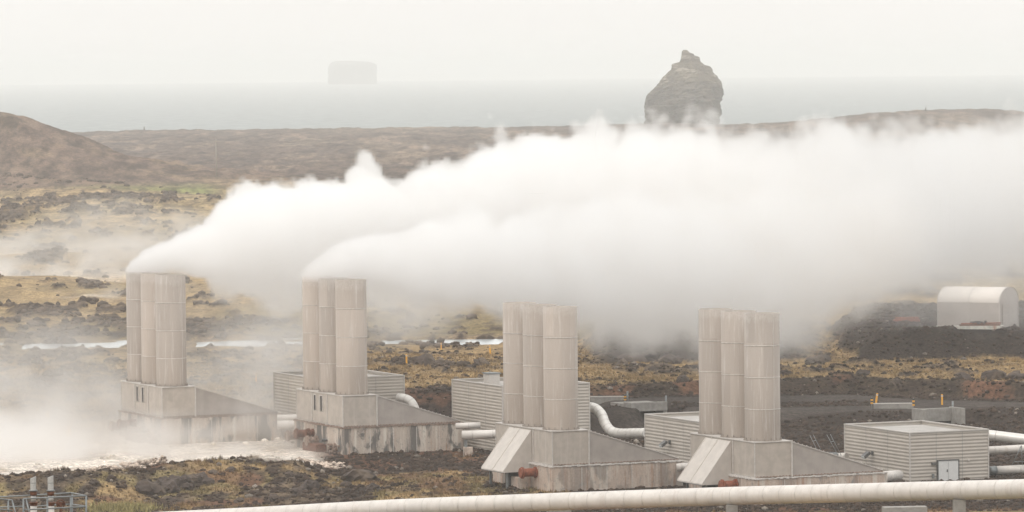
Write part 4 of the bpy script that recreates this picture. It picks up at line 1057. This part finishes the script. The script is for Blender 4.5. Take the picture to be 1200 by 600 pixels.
# plume from the far unit: (X, top z, bottom z, centre y, half width y)
PA = [(-50, 19.6, 19.5, 577, 2), (-47.0, 20.1, 19.4, 577, 3), (-46.4, 21.5, 19.2, 577, 4), (-43.8, 23.6, 19.0, 574.5, 7.5), (-40.2, 25.9, 18.9, 573, 9.5), (-36.6, 28.0, 16.6, 575, 11), (-33.8, 30.4, 14.6, 578, 10.2), (-32, 32.0, 13.6, 580, 10.6), (-29.5, 32.9, 13, 582, 11.0), (-26.5, 32.7, 12.6, 585, 12.8), (-22.3, 33.5, 12.6, 588, 10.6), (-17.7, 34.9, 12.4, 591, 11.9), (-15, 33.6, 12.3, 593, 11.9), (-11.4, 34.6, 12.2, 596, 12.5), (-6.7, 34.8, 12.4, 599, 13.9), (-4, 36.8, 13, 600, 13.9), (0, 39.0, 12, 604, 15.2), (4.2, 39.8, 12, 610, 16.5), (16, 39.2, 9, 622, 18.5), (26, 39.7, 8, 630, 20.5), (35, 37.8, 8, 638, 21.8), (42, 40.2, 8.5, 650, 23.8), (58, 38.2, 7, 690, 25.1), (71, 39.0, 6.5, 718, 22.4), (110, 40.5, 6.5, 722, 22.4)]
PB = [(-30, 19.6, 19.5, 559, 2), (-25.0, 20.0, 19.4, 559, 3), (-24.4, 21.4, 19.2, 558, 4), (-22.2, 23.1, 19.0, 556, 7), (-20, 24.5, 18.9, 555, 9.5), (-16.5, 26.3, 17.6, 557, 11), (-10, 27.7, 14, 563, 11.9), (0, 29.2, 10, 575, 13.2), (14, 30.7, 5, 592, 17.2), (30, 31.7, 2.5, 608, 19.8), (42, 31.7, 3.5, 622, 20.5), (52, 31.7, 8, 645, 21.1), (62, 31.7, 8, 692, 23.8), (80, 33.7, 7, 720, 21.1), (110, 33.7, 7, 722, 21.1)]
def mk(P):
    cz = g.curve(g.X, [(p[0], (p[1] + p[2]) / 2) for p in P], 0, 50); rz = g.curve(g.X, [(p[0], (p[1] - p[2]) / 2) for p in P], 0, 25)
    cy = g.curve(g.X, [(p[0], p[3]) for p in P], 500, 720); ry = g.curve(g.X, [(p[0], p[4]) for p in P], 0, 50)
    d = branch(g, cz, g.m('MAXIMUM', rz, .15), cy, ry)
    lf = g.m('ADD', g.m('MULTIPLY', g.step(g.m('DIVIDE', g.m('SUBTRACT', g.Z, cz), rz), -.95, .35), .8), .2)
    return g.m('SUBTRACT', d, g.m('MULTIPLY', g.step(g.m('MULTIPLY', g.X, -1.), -(P[0][0] + 2.5), -(P[0][0] + 1.5)), 50)), lf
dA, rA = mk(PA); dB, rB = mk(PB)
amp = g.curve(g.X, [(-50, .1), (-46, .45), (-42, 1.0), (-36, 1.7), (-28, 2.4), (-15, 3.0), (10, 3.6), (40, 4.2), (65, 3.6), (110, 3.6)], 0, 6)
warp = g.vmul(g.P, (1., .8, 1.))
bil = g.vor(warp, .16, 2.)               # cauliflower lobes
bil2 = g.vor(warp, .42, 1.)
fb = g.noise(warp, .09, 5, .55)
fb2 = g.noise(warp, .6, 4, .6)
nz = g.m('ADD', g.m('ADD', g.m('MULTIPLY', g.m('SUBTRACT', .5, bil), 1.45), g.m('MULTIPLY', g.m('SUBTRACT', .45, bil2), .7)), g.m('ADD', g.m('MULTIPLY', g.m('SUBTRACT', fb, .5), 1.9), g.m('MULTIPLY', g.m('SUBTRACT', fb2, .5), .65)))
ampB = g.curve(g.X, [(-30, .05), (-24.6, .15), (-21, .7), (-16, 1.6), (-8, 2.6), (10, 3.6), (40, 4.2), (65, 3.6), (110, 3.6)], 0, 6)
ddA = g.m('ADD', dA, g.m('MULTIPLY', nz, amp)); ddB = g.m('ADD', dB, g.m('MULTIPLY', nz, ampB))
edge = g.curve(g.X, [(-50, .35), (-30, .5), (-10, .8), (10, 1.3), (30, 2.0), (60, 3.2), (110, 3.2)], 0, 8)
low = g.step(g.Z, 6, 20)                  # the underside frays out softly
edge2 = g.m('ADD', edge, g.m('MULTIPLY', g.m('SUBTRACT', 1., low), g.curve(g.X, [(-50, .2), (-40, 1.5), (-20, 2.4), (10, 4.5), (45, 5), (65, 3), (110, 3)], 0, 8)))
def sat(dd): return g.m('DIVIDE', g.m('MINIMUM', g.m('MAXIMUM', dd, 0.), edge2), edge2)
den = g.m('MAXIMUM', g.m('MULTIPLY', sat(ddA), rA), g.m('MULTIPLY', sat(ddB), rB))
dmax = g.curve(g.X, [(-50, 1.8), (-35, .85), (-10, .6), (10, .42), (30, .27), (60, .22), (110, .2)], 0, 2)
den = g.m('MULTIPLY', den, dmax)
# keep the steam out of the stack walls: nothing below the rims near the mouths
rim = g.m('ADD', g.step(g.Z, 19.55, 19.8), g.step(g.X, -37, -36)); 
rimA = g.m('MINIMUM', rim, 1.)
inB = g.m('MULTIPLY', g.m('MULTIPLY', g.step(g.X, -29, -28.5), g.m('SUBTRACT', 1., g.step(g.X, -15.5, -14))), g.m('SUBTRACT', 1., g.step(g.Y, 564, 567)))
rimB = g.m('SUBTRACT', 1., g.m('MULTIPLY', inB, g.m('SUBTRACT', 1., g.step(g.Z, 19.55, 19.8))))
den = g.m('MULTIPLY', g.m('MULTIPLY', den, rimA), rimB)
VX = float(os.environ.get('VOX', '.5')) if False else .5
g.finish('steam_plume', den, (-50, 540, 0), (104, 758, 47), (.4, .85, .4), SM, 'huge white steam plume blowing right from the stacks of the two left silencer units')

# low drifting steam
g = GN('drift_field')
def blob(g, X, Y, Z, rx, ry, rz, k):
    t = None
    for v, c, r in ((g.X, X, rx), (g.Y, Y, ry), (g.Z, Z, rz)):
        q = g.m('DIVIDE', g.m('SUBTRACT', v, c), r); q = g.m('MULTIPLY', q, q); t = q if t is None else g.m('ADD', t, q)
    return g.m('MULTIPLY', g.m('SUBTRACT', 1., g.step(t, 0.05, 1.)), k)
tot = None
for bb in ((-66, 575, 2, 26, 28, 9.5, .17), (-60, 545, 0, 18, 14, 7, .34), (-43, 550, 0, 20, 9, 6, .28), (66, 674, 11, 20, 14, 9, .045), (-33, 600, 8, 15, 24, 12, .06), (-31, 556, 2, 10, 9, 6, .10), (-30, 585, 8, 10, 14, 10, .05), (-60, 600, 6, 22, 26, 10, .05), (-14, 650, 13, 10, 34, 7, .03), (-24, 542, 0, 6, 4, 3, .07),
           (28, 655, 9, 26, 16, 7, .03), (36, 648, 8, 8, 12, 5, .05), (-20, 610, 14, 12, 20, 7, .025), (-12, 620, 14, 10, 24, 7, .03)):
    q = blob(g, *bb); tot = q if tot is None else g.m('ADD', tot, q)
w = g.vmul(g.P, (1., .7, 1.2))
nz = g.noise(w, .10, 5, .6, .6); nz = g.step(nz, .36, .66)
g.finish('drifting_steam', g.m('MULTIPLY', tot, nz), (-96, 530, -2), (74, 690, 26), (1.1, 2., .8), SM, 'thin steam drifting low around the silencer bases and over the meadow')
g = GN('spring_field'); tot = None
for bb in ((-112, 1045, 1, 28, 16, 5, .12), (-86, 1050, 3, 20, 16, 7, .10), (-72, 1062, 8, 12, 20, 7, .05), (-120, 1165, 2, 22, 14, 7, .10), (-98, 1175, 6, 24, 16, 10, .05), (-82, 955, 1, 6, 8, 4, .10), (-70, 960, 3, 8, 10, 6, .06), (-100, 1110, 4, 30, 20, 6, .04), (-118, 1085, 1, 14, 6, 3, .1)):
    q = blob(g, *bb); tot = q if tot is None else g.m('ADD', tot, q)
nz = g.step(g.noise(g.vmul(g.P, (1., .5, 1.4)), .09, 5, .6, .5), .34, .64)
g.finish('spring_steam', g.m('MULTIPLY', tot, nz), (-145, 925, -2), (-50, 1205, 20), (1.3, 3., 1.), SM, 'white steam creeping along the hot springs in the far left meadow')

# haze
m = vol_mat('haze_air', (.99, .99, .975), 1.); m.node_tree.nodes['Principled Volume'].inputs['Density'].default_value = 1.35e-4; m.node_tree.nodes['Principled Volume'].inputs['Anisotropy'].default_value = 0.0
m.node_tree.nodes['Principled Volume'].inputs['Density Attribute'].default_value = ''; m.node_tree.nodes['Principled Volume'].inputs['Temperature Attribute'].default_value = ''
hz = MB().box((-9500, -400, -8), (9500, 22500, 90)).build('haze', m); tag(hz, kind='stuff')

# ------------------------------------------------------------------ world, sun, camera
w = bpy.data.worlds.new('World'); sc.world = w; w.use_nodes = True; nt = w.node_tree
bg = nt.nodes['Background']
SE, SA = R(48), R(215)                    # sun high behind the camera to the left
sky = nt.nodes.new('ShaderNodeTexSky'); sky.sky_type = 'NISHITA'; sky.sun_disc = False; sky.sun_elevation = SE; sky.sun_rotation = SA; sky.dust_density = 6; sky.air_density = 1.; sky.altitude = 50
tc = nt.nodes.new('ShaderNodeTexCoord'); sp = nt.nodes.new('ShaderNodeSeparateXYZ'); nt.links.new(tc.outputs['Generated'], sp.inputs[0])
z = nt.nodes.new('ShaderNodeMapRange'); nt.links.new(sp.outputs[2], z.inputs[0]); z.inputs[1].default_value = 0; z.inputs[2].default_value = 1; z.inputs[3].default_value = 1.; z.inputs[4].default_value = 1.72
# cloud sheet: overcast is up to 2-3 times brighter overhead than at the horizon
cl = nt.nodes.new('ShaderNodeVectorMath'); cl.operation = 'SCALE'; cl.inputs[0].default_value = (8.7, 8.58, 8.3); nt.links.new(z.outputs[0], cl.inputs['Scale'])
mx = nt.nodes.new('ShaderNodeMix'); mx.data_type = 'RGBA'; mx.inputs[0].default_value = .85; nt.links.new(sky.outputs[0], mx.inputs[6]); nt.links.new(cl.outputs[0], mx.inputs[7])
nt.links.new(mx.outputs[2], bg.inputs[0]); bg.inputs[1].default_value = .10
sun = bpy.data.lights.new('sun', 'SUN'); sun.energy = .5; sun.angle = R(18); sun.color = (1, .96, .9)
so = bpy.data.objects.new('sun', sun); col.objects.link(so)
sd = Vector((math.sin(SA) * math.cos(SE), math.cos(SA) * math.cos(SE), math.sin(SE)))
so.rotation_euler = (-sd).to_track_quat('-Z', 'Y').to_euler(); so.location = (-40, 20, 120)

cam = bpy.data.cameras.new('camera'); co_ = bpy.data.objects.new('camera', cam); col.objects.link(co_); sc.camera = co_
cam.sensor_width = 36; cam.lens = F * 36 / 1200; cam.clip_start = 1; cam.clip_end = 60000
Mx = Matrix((rt, up, -fwd)).transposed().to_4x4(); Mx.translation = CAM; co_.matrix_world = Mx
sc.view_settings.view_transform = 'Standard'; sc.view_settings.look = 'None'; sc.view_settings.gamma = 1; sc.view_settings.exposure = 0.37; sc.view_settings.use_curve_mapping = False
sc.render.engine = 'CYCLES'
cy = sc.cycles
cy.max_bounces = 24; cy.diffuse_bounces = 3; cy.glossy_bounces = 3; cy.volume_bounces = 24; cy.transmission_bounces = 4; cy.transparent_max_bounces = 8
cy.volume_step_rate = 1.7; cy.volume_max_steps = 256
cy.use_denoising = True; cy.denoiser = 'OPENIMAGEDENOISE'; cy.denoising_prefilter = 'ACCURATE'; cy.denoising_input_passes = 'RGB_ALBEDO_NORMAL'
cy.use_adaptive_sampling = True; cy.adaptive_threshold = .02
cy.caustics_reflective = False; cy.caustics_refractive = False
